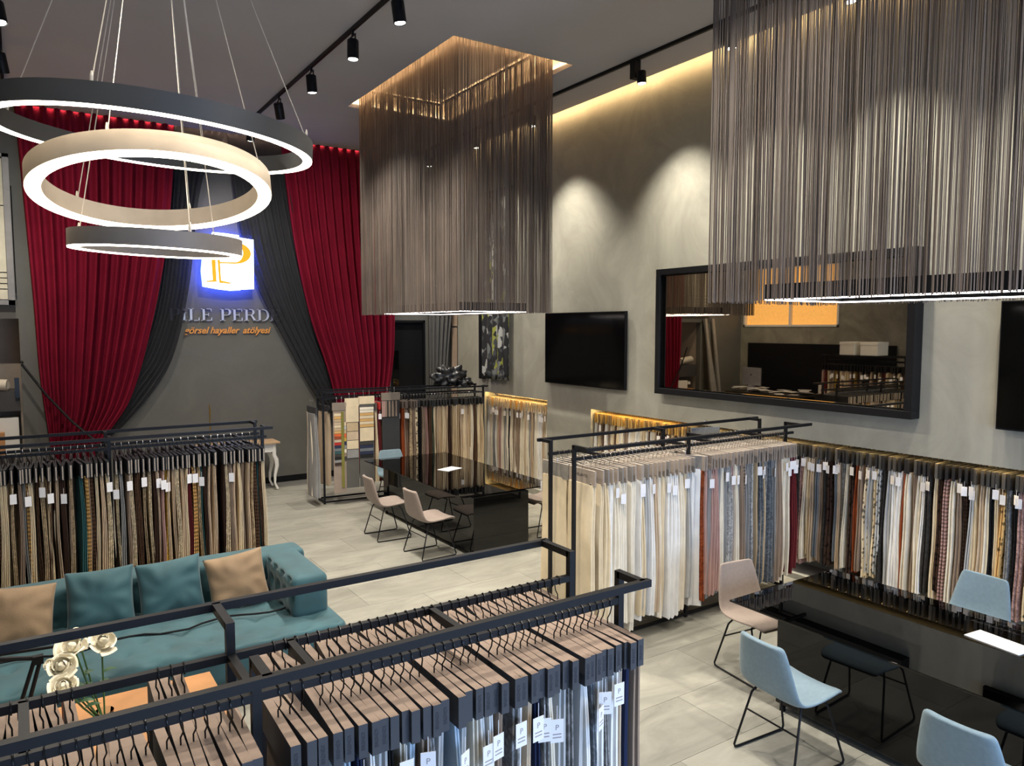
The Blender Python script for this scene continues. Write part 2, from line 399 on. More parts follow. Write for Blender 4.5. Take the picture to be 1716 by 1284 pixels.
# ------------------------------------------------------------------ curtains on the back wall
def lerp_tab(tab, z):
    tab = sorted(tab); n = len(tab)
    if z <= tab[0][0]: return tab[0][1]
    if z >= tab[-1][0]: return tab[-1][1]
    def slope(i): a, b = tab[max(i - 1, 0)], tab[min(i + 1, n - 1)]; return (b[1] - a[1]) / (b[0] - a[0])
    for i in range(n - 1):
        (a, x), (b, y) = tab[i], tab[i + 1]
        if z <= b:
            h = b - a; t = (z - a) / h
            return (2*t**3 - 3*t*t + 1) * x + (t**3 - 2*t*t + t) * h * slope(i) + (-2*t**3 + 3*t*t) * y + (t**3 - t*t) * h * slope(i + 1)
def drape(name, L, Rr, z0, z1, y, npl, amp, m, label, cat='curtain', group=None, seed=0, nz=36, per=9, th=0.006):
    rnd = random.Random(seed); ph = [rnd.uniform(-.5, .5) for _ in range(npl + 2)]; am = [rnd.uniform(.65, 1.2) for _ in range(npl + 2)]
    def fn(u, v):
        z = z0 + (z1 - z0) * v
        a, b = lerp_tab(L, z), lerp_tab(Rr, z)
        k = u * npl; i = int(min(k, npl - 1)); t = k - i
        aa = am[i] * (1 - t) + am[i + 1] * t
        s = math.sin(2 * PI * (k + .25 * (ph[i] * (1 - t) + ph[i + 1] * t) * (1 - .3 * v)))
        squeeze = min(1.0, (b - a) / (npl * .10))
        return (a + (b - a) * u + .012 * math.cos(2 * PI * k), y - amp * aa * s * (0.55 + .45 * squeeze), z)
    mb = MB().grid(fn, npl * per, nz)
    o = build(name, mb, m, None, 'all'); sm = o.modifiers.new('solid', 'SOLIDIFY'); sm.thickness = th
    return tag(o, label, cat, group)
drape('red_curtain', [(0.0, .30), (.9, .34), (1.05, .33), (2.0, .24), (3.2, .20), (5.98, .08)],
      [(0.0, .95), (.85, .92), (1.08, 1.08), (1.6, 1.42), (2.65, 1.74), (4.0, 2.02), (5.2, 2.16), (5.98, 2.20)], .02, 6.05, 13.05, 13, .065, M_RED,
      'long red pleated curtain tied back beside the concrete pier', group='red curtains framing the logo wall', seed=1)
drape('red_curtain', [(0.0, 4.86), (1.0, 4.92), (1.3, 4.80), (1.98, 4.62), (3.0, 4.30), (4.3, 4.05), (5.98, 3.86)],
      [(0.0, 5.55), (1.0, 5.62), (1.6, 5.84), (2.6, 5.96), (5.98, 5.96)], .02, 6.05, 13.05, 13, .065, M_RED,
      'long red pleated curtain hanging beside the black door', group='red curtains framing the logo wall', seed=2)
drape('voile_curtain', [(0.0, .5), (.85, .6), (1.1, .7), (1.7, 1.05), (2.3, 1.55), (3.4, 1.9), (5.98, 2.1)],
      [(0.0, 1.0), (.9, 1.0), (1.12, 1.25), (1.65, 1.72), (2.26, 2.08), (3.4, 2.36), (5.16, 2.62), (5.98, 3.02)], .02, 6.05, 13.16, 8, .042, M_CHARC,
      'charcoal sheer curtain swept towards the concrete pier', group='charcoal sheer curtains behind the red ones', seed=3)
drape('voile_curtain', [(0.0, 4.75), (1.0, 4.75), (1.65, 4.36), (2.3, 4.02), (3.4, 3.48), (4.4, 3.20), (5.98, 3.02)],
      [(0.0, 5.2), (1.2, 5.2), (2.0, 4.9), (3.0, 4.55), (5.98, 3.98)], .02, 6.05, 13.16, 8, .042, M_CHARC,
      'charcoal sheer curtain swept towards the black door', group='charcoal sheer curtains behind the red ones', seed=4)
drape('grey_curtain', [(0.0, 6.72), (3.6, 6.70)], [(0.0, 7.02), (1.9, 7.10), (3.6, 7.27)], .02, 3.6, 13.1, 5, .04, M_GREYC, 'grey pleated curtain hanging beside the black door', seed=5)
tag(build('corner_batten', MB().box(7.28, 7.395, 13.18, 13.24, 0, 2.75).box(7.28, 7.395, 13.17, 13.24, 2.78, 3.0), mat('batten_wood', (0.40, 0.29, 0.21), .7)), 'pale wooden batten in the corner beside the grey curtain', 'batten')
# strap that ties the curtain back to a wall hook
tag(build('tieback_strap', MB().tube([(.03, 13.0, 2.22), (.32, 12.93, 1.75), (.62, 12.9, 1.35), (.9, 12.92, 1.05)], .018, 6).lathe([(.025, 0), (.03, .02), (.01, .04)], 10, (.03, 12.98, 2.23)), M_STEEL, None, True), 'dark tieback strap holding the red curtain to the pier', 'tieback')
# patterned panel on the mirror wall
def leafprint():
    m = bpy.data.materials.new('leaf_print'); m.use_nodes = True
    nt = m.node_tree; n = nt.nodes; l = nt.links; b = n['Principled BSDF']; b.inputs['Roughness'].default_value = .7
    tc = n.new('ShaderNodeTexCoord'); mp = n.new('ShaderNodeMapping'); mp.inputs['Scale'].default_value = (1, 9, 5); mp.inputs['Rotation'].default_value = (.5, 0, 0)
    l.new(tc.outputs['Object'], mp.inputs[0])
    v = n.new('ShaderNodeTexVoronoi'); v.inputs['Scale'].default_value = 1.6; v.distance = 'MANHATTAN'; l.new(mp.outputs[0], v.inputs['Vector'])
    r = n.new('ShaderNodeValToRGB'); r.color_ramp.interpolation = 'CONSTANT'
    e = r.color_ramp.elements; e[0].position = 0; e[0].color = (.012, .012, .014, 1); e[1].position = .42; e[1].color = (.05, .055, .06, 1)
    for p, c in ((.62, (.16, .165, .16)), (.80, (.02, .02, .022)), (.86, (.28, .30, .05)), (.93, (.42, .42, .40))): x = e.new(p); x.color = (*c, 1)
    sp = n.new('ShaderNodeSeparateColor'); l.new(v.outputs['Color'], sp.inputs[0]); l.new(sp.outputs[0], r.inputs[0])
    l.new(r.outputs[0], b.inputs['Base Color']); return m
def panel(u, v): return (6.93 - .022 * math.sin(2 * PI * (u * 5 + .1)) - .02, 11.38 - .86 * u, 1.85 + 3.2 * v)
o = build('patterned_curtain', MB().grid(panel, 50, 30), leafprint(), None, 'all'); o.modifiers.new('s', 'SOLIDIFY').thickness = .006
tag(o, 'black curtain panel printed with grey and lime leaves on the plaster wall', 'curtain')
tag(build('curtain_rail', MB().box(6.90, 6.99, 10.45, 11.45, 5.04, 5.10), M_BLACK), 'short black rail carrying the leaf print panel', 'rail')
tag(build('sample_batten', MB().box(6.93, 6.995, 11.42, 11.56, 1.83, 5.0), M_BLACKM), 'flat black batten beside the leaf print panel', 'batten')

# ------------------------------------------------------------------ sign and lettering
sg = thing('logo_sign', 'glowing white box sign with an orange letter P between the curtains', 'sign', (2.98, 13.12, 3.84))
cx0, cy0, sc = 740, 430, .84 / 460
outl = [(505, 520), (520, 385), (500, 260), (600, 205), (610, 168), (720, 172), (840, 182), (842, 202), (970, 215), (966, 440), (963, 670), (842, 678), (840, 684), (745, 690), (640, 680), (515, 660)]
outl = [((x - cx0) * sc, -(y - cy0) * sc) for x, y in outl]
build('light_face', MB().prism(outl, -.045, -.03), emit('sign_white', (.78, .90, 1.0), 2.6), sg)
build('side_glow', MB().prism([(x * .99, z * .99) for x, z in outl], -.03, .03), emit('sign_blue', (.05, .10, 1.0), 15.0), sg)
def ell(cx, cz, rx, rz, a0, a1, n): return [(cx + rx * math.cos(a0 + (a1 - a0) * i / n), cz + rz * math.sin(a0 + (a1 - a0) * i / n)) for i in range(n + 1)]
M_ORG = emit('sign_orange', (1.0, .30, .02), 1.25)
pl = MB()
def pxp(*pts): return [((x - cx0) * sc, -(y - cy0) * sc) for x, y in pts]
pl.prism(pxp((590, 300), (625, 285), (632, 600), (600, 600)), -.052, -.046)
pl.prism(pxp((545, 606), (632, 596), (636, 612), (548, 618)), -.052, -.046)
pl.prism(pxp((640, 285), (662, 280), (672, 610), (655, 614)), -.052, -.046)
pl.prism(pxp((655, 600), (672, 600), (755, 616), (758, 628), (655, 622)), -.052, -.046)
bo = ell((800 - cx0) * sc, -(345 - cy0) * sc, 142 * sc, 98 * sc, -PI / 2, PI / 2, 16); bi = ell((800 - cx0) * sc, -(342 - cy0) * sc, 72 * sc, 86 * sc, PI / 2, -PI / 2, 16)
for i in range(16):
    pl.prism([bo[i], bo[i + 1], bi[16 - i - 1], bi[16 - i]], -.052, -.046)
pl.prism(pxp((662, 432), (800, 430), (800, 444), (662, 446)), -.052, -.046); pl.prism(pxp((600, 285), (800, 245), (800, 258), (600, 300)), -.052, -.046)
build('letter_p', pl, M_ORG, sg)

def serif(ch, h):
    """outlines of serif capitals, height h, returns (pieces, advance)"""
    t, th, s = .16 * h, .045 * h, .10 * h; P = []
    def rect(x0, x1, z0, z1): P.append([(x0, z0), (x1, z0), (x1, z1), (x0, z1)])
    def stem(x, z0=0, z1=h): rect(x, x + t, z0, z1); rect(x - s, x + t + s, z0, z0 + th); rect(x - s, x + t + s, z1 - th, z1)
    def bowl(x, z0, z1, w):
        n = 12; cz, rz = (z0 + z1) / 2, (z1 - z0) / 2; a = ell(x, cz, w, rz, -PI / 2, PI / 2, n); b = ell(x, cz, w - t, rz - th, -PI / 2, PI / 2, n)
        for i in range(n): P.append([a[i], a[i + 1], b[i + 1], b[i]])
    x = s
    stem(x) if ch != 'i' else (stem(x, 0, .66 * h), rect(x, x + t, .8 * h, .98 * h))
    if ch == 'P': rect(x + t, x + .42 * h, h - th, h); rect(x + t, x + .42 * h, .46 * h, .46 * h + th); bowl(x + .42 * h, .46 * h, h, .27 * h); adv = .86 * h
    elif ch == 'i': adv = .48 * h
    elif ch == 'L': rect(x + t, x + .62 * h, 0, th); P.append([(x + .56 * h, 0), (x + .66 * h, 0), (x + .66 * h, .28 * h), (x + .62 * h, .28 * h)]); adv = .88 * h
    elif ch == 'E':
        rect(x + t, x + .62 * h, 0, th); rect(x + t, x + .60 * h, h - th, h); rect(x + t, x + .40 * h, .48 * h, .48 * h + th); rect(x + .40 * h, x + .44 * h, .38 * h, .64 * h)
        P.append([(x + .56 * h, 0), (x + .66 * h, 0), (x + .66 * h, .28 * h), (x + .62 * h, .28 * h)]); P.append([(x + .56 * h, h), (x + .63 * h, h), (x + .63 * h, .76 * h), (x + .60 * h, .76 * h)]); adv = .88 * h
    elif ch == 'R': rect(x + t, x + .42 * h, h - th, h); rect(x + t, x + .42 * h, .48 * h, .48 * h + th); bowl(x + .42 * h, .48 * h, h, .26 * h); P.append([(x + .36 * h, .5 * h), (x + .52 * h, .5 * h), (x + .80 * h, 0), (x + .62 * h, 0)]); rect(x + .56 * h, x + .88 * h, 0, th); adv = .98 * h
    elif ch == 'D': rect(x + t, x + .36 * h, h - th, h); rect(x + t, x + .36 * h, 0, th); bowl(x + .36 * h, 0, h, .44 * h); adv = .98 * h
    else: adv = .5 * h
    return P, adv
sg2 = thing('wall_lettering', 'silver serif letters reading PiLE PERDE on the dark wall', 'lettering', (2.06, 13.25, 2.865))
M_SIL = mat('silver_letter', (0.50, 0.50, 0.53), .35, .3)
words_ = 'PiLE PERDE'; hh = .20; total = sum(.46 * hh if c == ' ' else serif(c, hh)[1] for c in words_); kx = 1.83 / total; x = 0
for c in words_:
    if c == ' ': x += .46 * hh * kx; continue
    P, adv = serif(c, hh); mb = MB()
    for poly in P: mb.prism([(u * kx, v) for u, v in poly], -.02, 0)
    build('letter', mb, M_SIL, sg2, loc=(x, 0, 0)); x += adv * kx
def text(name, body, size, m, parent=None, loc=(0, 0, 0), rot=(R(90), 0, 0), shear=0, off=0.0, ext=.002, xs=1.0, align='CENTER'):
    key = ('txt', body, size, shear, off); me = MATS.get(key)
    if me is None:
        cu = bpy.data.curves.new(name, 'FONT'); cu.body = body; cu.size = size; cu.shear = shear; cu.offset = off; cu.extrude = ext; cu.align_x = align; cu.align_y = 'CENTER'; cu.resolution_u = 3
        tmp = bpy.data.objects.new('tmp', cu); COL.objects.link(tmp); bpy.context.view_layer.update()
        me = bpy.data.meshes.new_from_object(tmp.evaluated_get(bpy.context.evaluated_depsgraph_get())); bpy.data.objects.remove(tmp)
        me.materials.clear(); me.materials.append(m); MATS[key] = me
    o = inst(name, me, parent, loc, rot); o.scale = (xs, 1, 1); return o
sl = thing('slogan_lettering', 'orange slanted script letters below the silver shop lettering', 'lettering', (2.29, 13.245, 2.70))
M_OL = mat('orange_letter', (.72, .30, .05), .5)
for wd_, xx in (('görsel', .0), ('hayaller', .40), ('atölyesi', .93)):
    o = text('word', wd_, .155, M_OL, sl, (xx, 0, 0), shear=.35, off=.003, ext=.006, xs=.96, align='LEFT'); o['kind'] = 'stuff'

# ------------------------------------------------------------------ ceiling tracks and spot lamps
def spot_light(parent, loc, target, power, angle=70, blend=1.0, col=(1, .93, .82)):
    d = bpy.data.lights.new('spot_light', 'SPOT'); d.energy = power; d.spot_size = R(angle); d.spot_blend = blend; d.color = col; d.shadow_soft_size = .04
    o = bpy.data.objects.new('spot_light', d); COL.objects.link(o); o.parent = parent; o.location = loc
    v = Vector(target) - (Vector(parent.location) + Vector(loc)); o.rotation_euler = v.to_track_quat('-Z', 'Y').to_euler(); return o
def track(x, y0, y1, label):
    t = thing('lighting_track', label, 'track', (x, y0, ZC - .02))
    build('rail', MB().box(-.018, .018, 0, y1 - y0, -.018, .02), M_BLACK, t)
    for e in (0, y1 - y0): build('end_cap', MB().box(-.02, .02, e - .02, e + .02, -.021, .02), M_BLACKM, t)
track(3.12, -1.0, 12.3, 'black ceiling track passing between the ring lamp and the string curtain')
track(6.27, -1.0, 12.9, 'black ceiling track along the mirror wall')
track(-.03, 3.0, 12.5, 'black ceiling track at the left edge above the ring lamp')
me_cyl = MB().lathe([(.058, -.10), (.062, -.11), (.062, .09), (.055, .10)], 24).mesh('housing', M_BLACK, True)
me_lens = MB().lathe([(.05, -.104), (.05, -.101)], 24).mesh('lens', M_SPOTL)
me_yoke = MB().bar((-.07, 0, 0), (-.07, 0, .14), .012).bar((.07, 0, 0), (.07, 0, .14), .012).bar((-.076, 0, .14), (.076, 0, .14), .012).bar((0, 0, .14), (0, 0, .20), .022).mesh('yoke', M_BLACK)
me_cord = MB().tube([(.03, 0, .09), (.045, 0, .13), (.03, 0, .16), (0, 0, .19)], .004, 5).mesh('cord', M_BLACK)
def lamp_yoke(x, y, label, tgt, power, angle=118):
    t = thing('track_spotlight', label, 'spotlight', (x, y, ZC - .23), R(90), 'spotlights on the tracks with open yokes')
    v = Vector(tgt) - t.location; lx, ly = v.y, -v.x       # local (rotated 90 deg)
    q = Vector((lx, ly, v.z)).to_track_quat('-Z', 'Y')
    h = inst('housing', me_cyl, t); h.rotation_mode = 'QUATERNION'; h.rotation_quaternion = Vector((lx * .6, ly * .6, v.z)).to_track_quat('-Z', 'Y')
    inst('lens', me_lens, h)
    inst('yoke', me_yoke, t); inst('cord', me_cord, t)
    s = spot_light(t, (0, 0, -.14), tgt, power, angle); s.rotation_euler = q.to_euler()
me_short = MB().lathe([(.052, -.07), (.056, -.075), (.056, .06), (.05, .068)], 24).mesh('housing', M_BLACK, True)
me_lens2 = MB().lathe([(.045, -.075), (.045, -.072)], 24).mesh('lens', M_SPOTL)
me_driver = MB().box(-.045, .045, -.045, .045, -.02, .19).mesh('driver_box', M_BLACK)
def lamp_short(x, y, label, tgt, power, angle=90):
    t = thing('wall_washer_spotlight', label, 'spotlight', (x, y, ZC - .22), 0, 'spotlights washing the plaster wall')
    v = Vector(tgt) - t.location; q = Vector((v.x * .45, v.y * .45, v.z)).to_track_quat('-Z', 'Y')
    inst('driver_box', me_driver, t, (0, .06, 0)); h = inst('housing', me_short, t, (0, -.05, -.03)); h.rotation_mode = 'QUATERNION'; h.rotation_quaternion = q
    inst('lens', me_lens2, h)
    s = spot_light(t, (0, -.05, -.13), tgt, power, angle, 1.0, (1, .94, .82)); s.rotation_euler = (Vector(tgt) - (t.location + Vector((0, -.05, -.13)))).to_track_quat('-Z', 'Y').to_euler()
PW = 420
for y, lb, tg in ((6.65, 'yoke spotlight cut by the top edge of the picture', (4.2, 6.3, 0)), (7.80, 'yoke spotlight, second from the top edge on the middle track', (2.9, 7.4, 0)),
                  (9.15, 'yoke spotlight, third from the top edge on the middle track', (3.9, 9.6, 0)), (10.5, 'yoke spotlight just over the rim of the biggest ring', (4.9, 13.1, 2.2)),
                  (12.0, 'yoke spotlight seen inside the biggest ring', (2.6, 13.2, 1.6))):
    lamp_yoke(3.12, y, lb, tg, PW if y < 10 else 200 if y < 11 else 70)
for y, tg, lb in ((4.9, (2.0, 5.3, 0), 'yoke spotlight over the sofa end, above the picture'), (3.2, (3.6, 3.6, 0), 'yoke spotlight over the sample book rack, above the picture'), (1.6, (1.2, 2.4, 1.5), 'yoke spotlight nearly over the viewer on the middle track'), (-.4, (3.6, 1.6, 0), 'yoke spotlight behind the viewer on the middle track')): lamp_yoke(3.12, y, lb, tg, PW * .8)
for y, lb, tg in ((8.75, 'tilted yoke spotlight cut by the top left corner', (1.0, 7.0, .8)), (10.35, 'yoke spotlight at the left edge above the big ring', (1.0, 13.1, 2.2)),
                  (5.2, 'yoke spotlight above the picture over the sofa', (.9, 6.2, .5)), (3.4, 'yoke spotlight above the picture over the sample rack', (.4, 2.5, 1.6)), (11.9, 'added yoke spotlight hidden behind the widest ring to brighten the office', (-1.5, 11.4, 1.1))):  # last spotlight is an unseen addition to brighten the mirrored office
    lamp_yoke(-.03, y, lb, tg, PW * (.4 if y < 6 else .5))
for y, lb in ((12.2, 'short wall spotlight farthest behind the first string curtain'), (10.55, 'short wall spotlight, middle of three behind the string curtain'), (9.0, 'short wall spotlight at the edge of the first string curtain'),
              (6.75, 'short wall spotlight between the two string curtains'), (5.42, 'short wall spotlight beside the near string curtain'), (4.1, 'short wall spotlight behind the near string curtain'), (2.6, 'short wall spotlight out of the picture by the second screen')):
    lamp_short(6.27, y, lb, (6.85, y - .25, 0.2), 350)

# ------------------------------------------------------------------ ring pendant
def ring(name, C, n, Rad, hgt, wid, m, label, wires, top):
    t = thing(name, label, 'pendant lamp', C, 0, 'three rings of the pendant lamp')
    q = Vector(n).to_track_quat('Z', 'X'); t.rotation_mode = 'QUATERNION'; t.rotation_quaternion = q
    N = 96
    def tor(prof):
        mb = MB(); k = len(prof)
        vs = [(r * math.cos(2 * PI * j / N), r * math.sin(2 * PI * j / N), z) for r, z in prof for j in range(N)]
        fs = [(i * N + j, i * N + (j + 1) % N, ((i + 1) % k) * N + (j + 1) % N, ((i + 1) % k) * N + j) for i in range(k) for j in range(N)]
        return mb.add(vs, fs)
    w2 = wid / 2
    build('body', tor([(Rad - w2, 0), (Rad + w2, 0), (Rad + w2, hgt), (Rad - w2, hgt)]), m, t, True)
    build('diffuser', tor([(Rad - w2 * .92, -.006), (Rad + w2 * .92, -.006), (Rad + w2 * .92, .004), (Rad - w2 * .92, .004)]), M_RINGL, t, True)
    inv = (Matrix.Translation(C) @ q.to_matrix().to_4x4()).inverted()
    for a in wires:
        p = Vector((Rad * math.cos(R(a)), Rad * math.sin(R(a)), hgt))
        e = inv @ Vector(top)
        build('suspension_wire', MB().tube([p, e], .0028, 5).lathe([(.008, 0), (.008, .03), (.004, .05)], 8, p), mat('wire', (.6, .52, .42), .4, .4), t)
TOP = (.75, 4.75, ZC - .03)
ring('ring_lamp', (.699, 4.622, 3.771), (.048, -.054, .997), .80, .10, .055, mat('ring_dark', (.035, .034, .033), .5), 'widest dark ring of the three ring pendant', (20, 110, 200, 290), TOP)
ring('ring_lamp', (.651, 4.464, 3.462), (-.007, .195, .981), .56, .10, .075, mat('ring_cream', (.42, .33, .23), .5), 'middle cream ring of the three ring pendant', (60, 150, 215, 330), TOP)
ring('ring_lamp', (.648, 4.424, 3.156), (.022, -.034, .999), .40, .085, .05, mat('ring_taupe', (.16, .135, .115), .5), 'smallest taupe ring of the three ring pendant', (30, 160, 270), TOP)
tag(build('pendant_canopy', MB().lathe([(.14, 0), (.15, .005), (.15, .03), (.05, .034)], 32, (.75, 4.75, ZC - .035)), M_BLACK, None, True), 'round ceiling plate from which the three rings hang', 'ceiling plate')

# ------------------------------------------------------------------ string curtains and their square pendants
def string_box(x0, x1, y0, y1, label, seed, kw=1.0, kd=.82):
    rnd = random.Random(seed); mb = MB(); z0, z1 = 2.93, ZC + .26
    t = thing('string_curtain', label, 'string curtain', ((x0 + x1) / 2, (y0 + y1) / 2, z0), 0, 'string curtains around square pendants')
    ox, oy = (x0 + x1) / 2, (y0 + y1) / 2
    def strand(x, y):
        wv = rnd.uniform(.0018, .0048)*kw; a = rnd.uniform(0, PI); zb = rnd.uniform(0, .012); dx, dy = rnd.gauss(0, .006), rnd.gauss(0, .006)
        vs = []
        for (px, py, pz) in ((x + dx, y + dy, zb), (x, y, z1 - z0)):
            for k in range(3): vs.append((px - ox + wv * math.cos(a + 2 * PI * k / 3), py - oy + wv * math.sin(a + 2 * PI * k / 3), pz))
        mb.add(vs, [(0, 1, 4, 3), (1, 2, 5, 4), (2, 0, 3, 5), (2, 1, 0)])
    def side(ax, ay, bx, by):
        L = math.hypot(bx - ax, by - ay); s = 0
        while s < L:
            strand(ax + (bx - ax) * s / L, ay + (by - ay) * s / L)
            s += rnd.choice((.0055, .007, .009, .009, .012, .016, .020)) * kw * kd
    side(x0, y0, x1, y0); side(x1, y0, x1, y1); side(x1, y1, x0, y1); side(x0, y1, x0, y0)
    o = inst('strings', mb.mesh('strings', M_STRING, fixn=False), t); o['kind'] = 'stuff'
    fr = MB()
    for a, b in (((x0, y0), (x1, y0)), ((x1, y0), (x1, y1)), ((x1, y1), (x0, y1)), ((x0, y1), (x0, y0))):
        fr.bar((a[0] - ox, a[1] - oy, z1 - z0), (b[0] - ox, b[1] - oy, z1 - z0), .03)
    build('top_rail', fr, M_BLACK, t)
def square_pendant(x0, x1, y0, y1, label):
    z0, z1, q = 2.945, 3.06, .05
    t = thing('square_pendant', label, 'pendant lamp', ((x0 + x1) / 2, (y0 + y1) / 2, z0), 0, 'square pendants inside the string curtains')
    a, b = (x1 - x0) / 2, (y1 - y0) / 2; h = z1 - z0
    def fr(z_0, z_1, e=0): return MB().box(-a + e, a - e, -b + e, -b + q - e, z_0, z_1).box(-a + e, a - e, b - q + e, b - e, z_0, z_1).box(-a + e, -a + q - e, -b + q - e, b - q + e, z_0, z_1).box(a - q + e, a - e, -b + q - e, b - q + e, z_0, z_1)
    build('frame', fr(.008, h), M_BLACK, t); build('diffuser', fr(0, .0079, .004), M_PENDL, t)
    for sx in (-1, 1):
        for sy in (-1, 1): build('suspension_wire', MB().tube([(sx * (a - .03), sy * (b - .03), h), (sx * (a - .03), sy * (b - .03), ZC + .29 - z0)], .002, 4), M_BLACK, t)
string_box(4.30, 5.63, 7.60, 10.55, 'brown string curtain hanging over the far black table', 3, .75, .72)
square_pendant(4.50, 5.45, 7.90, 10.20, 'black square pendant glowing inside the far string curtain')
string_box(4.30, 5.63, .90, 3.85, 'brown string curtain hanging in front of the framed mirror', 4)
square_pendant(4.52, 5.45, 1.2, 3.52, 'black square pendant glowing inside the near string curtain')

# ------------------------------------------------------------------ mirror and screens
mr_ = thing('wall_mirror', 'large dark mirror in a wide black frame on the plaster wall', 'mirror', (XR, 5.35, 2.69))
ya, yb, za, zb = -1.68, 1.66, -.79, .80
fw_, fd = .075, .15
f = MB()
for (p0, p1, q0, q1) in ((ya, yb, za, za + fw_), (ya, yb, zb - fw_, zb), (ya, ya + fw_, za + fw_, zb - fw_), (yb - fw_, yb, za + fw_, zb - fw_)): f.box(-fd, -.005, p0, p1, q0, q1)
bevel(build('frame', f, M_BLACK, mr_), .004)
f = MB()
for (p0, p1, q0, q1) in ((ya + fw_, yb - fw_, za + fw_, za + fw_ + .015), (ya + fw_, yb - fw_, zb - fw_ - .015, zb - fw_), (ya + fw_, ya + fw_ + .015, za + fw_, zb - fw_), (yb - fw_ - .015, yb - fw_, za + fw_, zb - fw_)): f.box(-fd + .03, -.01, p0, p1, q0, q1)
build('inner_bead', f, M_GLOSS, mr_)
mm = bpy.data.materials.new('smoked_mirror'); mm.use_nodes = True
b_ = mm.node_tree.nodes['Principled BSDF']; b_.inputs['Metallic'].default_value = 1; b_.inputs['Roughness'].default_value = .015; b_.inputs['Base Color'].default_value = (.62, .54, .42, 1)
build('mirror_glass', MB().box(-.09, -.08, ya + fw_, yb - fw_, za + fw_, zb - fw_), mm, mr_)
def screen(y0, y1, label):
    t = thing('wall_television', label, 'television', (XR, (y0 + y1) / 2, 2.43)); a = (y1 - y0) / 2; h = .545
    bevel(build('casing', MB().box(-.075, -.03, -a, a, -h, h), M_BLACKM, t), .004)
    build('display', MB().box(-.079, -.0755, -a + .012, a - .012, -h + .018, h - .012), M_SCREEN, t)
    build('wall_bracket', MB().box(-.03, -.002, -.3, .3, -.2, .2), M_STEEL, t)
    build('maker_mark', MB().box(-.081, -.0795, -.05, .05, -h + .005, -h + .013), M_STEEL, t)
screen(7.66, 9.52, 'black flat television on the wall beside the string curtain')
screen(1.15, 2.99, 'black flat television cut by the right edge of the picture')

# ------------------------------------------------------------------ rack builder
def rack(name, label, A, rz, L, rail_y, post_y, posts, crosses, z_top=1.77, z_rod=1.65, z0=0.0, base=True):
    t = thing(name, label, 'clothes rack', (A[0], A[1], z0), rz, 'black metal sample racks'); T = .028
    for ry in rail_y: build('top_rail', MB().bar((0, ry, z_top - .014), (L, ry, z_top - .014), T), M_BLACK, t)
    for k, py in enumerate(post_y):
        build('hanging_rod', MB().bar((.02, py, z_rod), (L - .02, py, z_rod), .026), M_BLACK, t)
        for x in posts: build('post', MB().bar((x, py, .0), (x, py, z_top), T), M_BLACK, t); build('stub_arm', MB().bar((x, py, z_top - .014), (x, rail_y[k], z_top - .014), T), M_BLACK, t)
        if base: build('base_rail', MB().bar((posts[0], py, .03), (posts[-1], py, .03), .024), M_BLACK, t)
    for x in crosses: build('cross_bar', MB().bar((x, post_y[0], z_rod), (x, post_y[1], z_rod), .026), M_BLACK, t)
    if base:
        for x in (posts[0], posts[-1]): build('base_cross_bar', MB().bar((x, post_y[0], .03), (x, post_y[1], .03), .024), M_BLACK, t)
    return t

# ------------------------------------------------------------------ hanging fabric samples
def cloth_mesh(w, t, h, seed, flare=1.0, lobes=2):
    """folded cloth hanging from z=0 to -h; wide along y, a few folds seen at both narrow edges"""
    rnd = random.Random(seed); rows = 8; prof = []
    for e in (-1, 1):
        pts = []
        for i in range(lobes):
            xa = -t / 2 + t * i / lobes; xb = -t / 2 + t * (i + 1) / lobes; j = rnd.uniform(-.012, .012)
            pts += [(xa + t * .04, e * (w / 2 - .015) + 0), (xa + (xb - xa) * .3, e * (w / 2 + j)), (xa + (xb - xa) * .75, e * (w / 2 + j - e * 0)), (xb - t * .06, e * (w / 2 - .02))]
        prof += pts if e < 0 else pts[::-1]
    # long sides get two middle points
    k = len(prof) // 2
    loop = prof[:k] + [(t / 2 * .8, -w * .15), (t / 2 * .9, w * .15)] + prof[k:] + [(-t / 2 * .9, w * .15), (-t / 2 * .8, -w * .15)]
    p1, p2, p3 = rnd.uniform(0, 6), rnd.uniform(0, 6), rnd.uniform(0, 6); drift = rnd.uniform(-.02, .02)
    vs, fs = [], []; n = len(loop); drop = [rnd.uniform(0, .05) for _ in range(n)]
    for r in range(rows + 1):
        v = r / rows; z = -h * v
        fx = .72 + (flare - .72) * min(1, v * 1.25) + .10 * math.sin(p1 + v * 4)
        fy = .90 + .12 * min(1, v * 2) + .04 * math.sin(p2 + v * 4)
        for i, (x, y) in enumerate(loop):
            vs.append((x * fx + drift * v + .006 * math.sin(p3 + 7 * v + y * 9), y * fy + .004 * math.sin(p2 + v * 9 + y * 14), z - (drop[i] * .4 if r == rows else 0)))
    for r in range(rows):
        for i in range(n): fs.append((r * n + i, r * n + (i + 1) % n, (r + 1) * n + (i + 1) % n, (r + 1) * n + i))
    fs.append(tuple(range(n))[::-1]); fs.append(tuple(rows * n + i for i in range(n)))
    mb = MB().add(vs, fs)
    me = mb.mesh('cloth', M_FAB, True); return me
def hook_mesh(rr, drop, m):
    pts = [(0, 0, -drop - .01), (0, 0, -drop + .022), (.007, -.006, -drop + .04), (.004, -rr * .95, -rr * .9)]
    for a in range(0, 181, 36): pts.append((0, -rr * math.cos(R(a)), rr * math.sin(R(a))))
    pts.append((0, rr * .9, -rr * .8))
    return MB().tube(pts, .0026, 5).mesh('hook', m, True)
HOOK = hook_mesh(.0187, .085, M_HOOK); HOOKC = hook_mesh(.0187, .085, M_CHROME)
TAGM = MB().box(-.024, .024, -.001, .001, -.085, 0).box(-.001, .001, -.0006, .0006, 0, .05).mesh('price_tag', M_TAG)
CL = {}
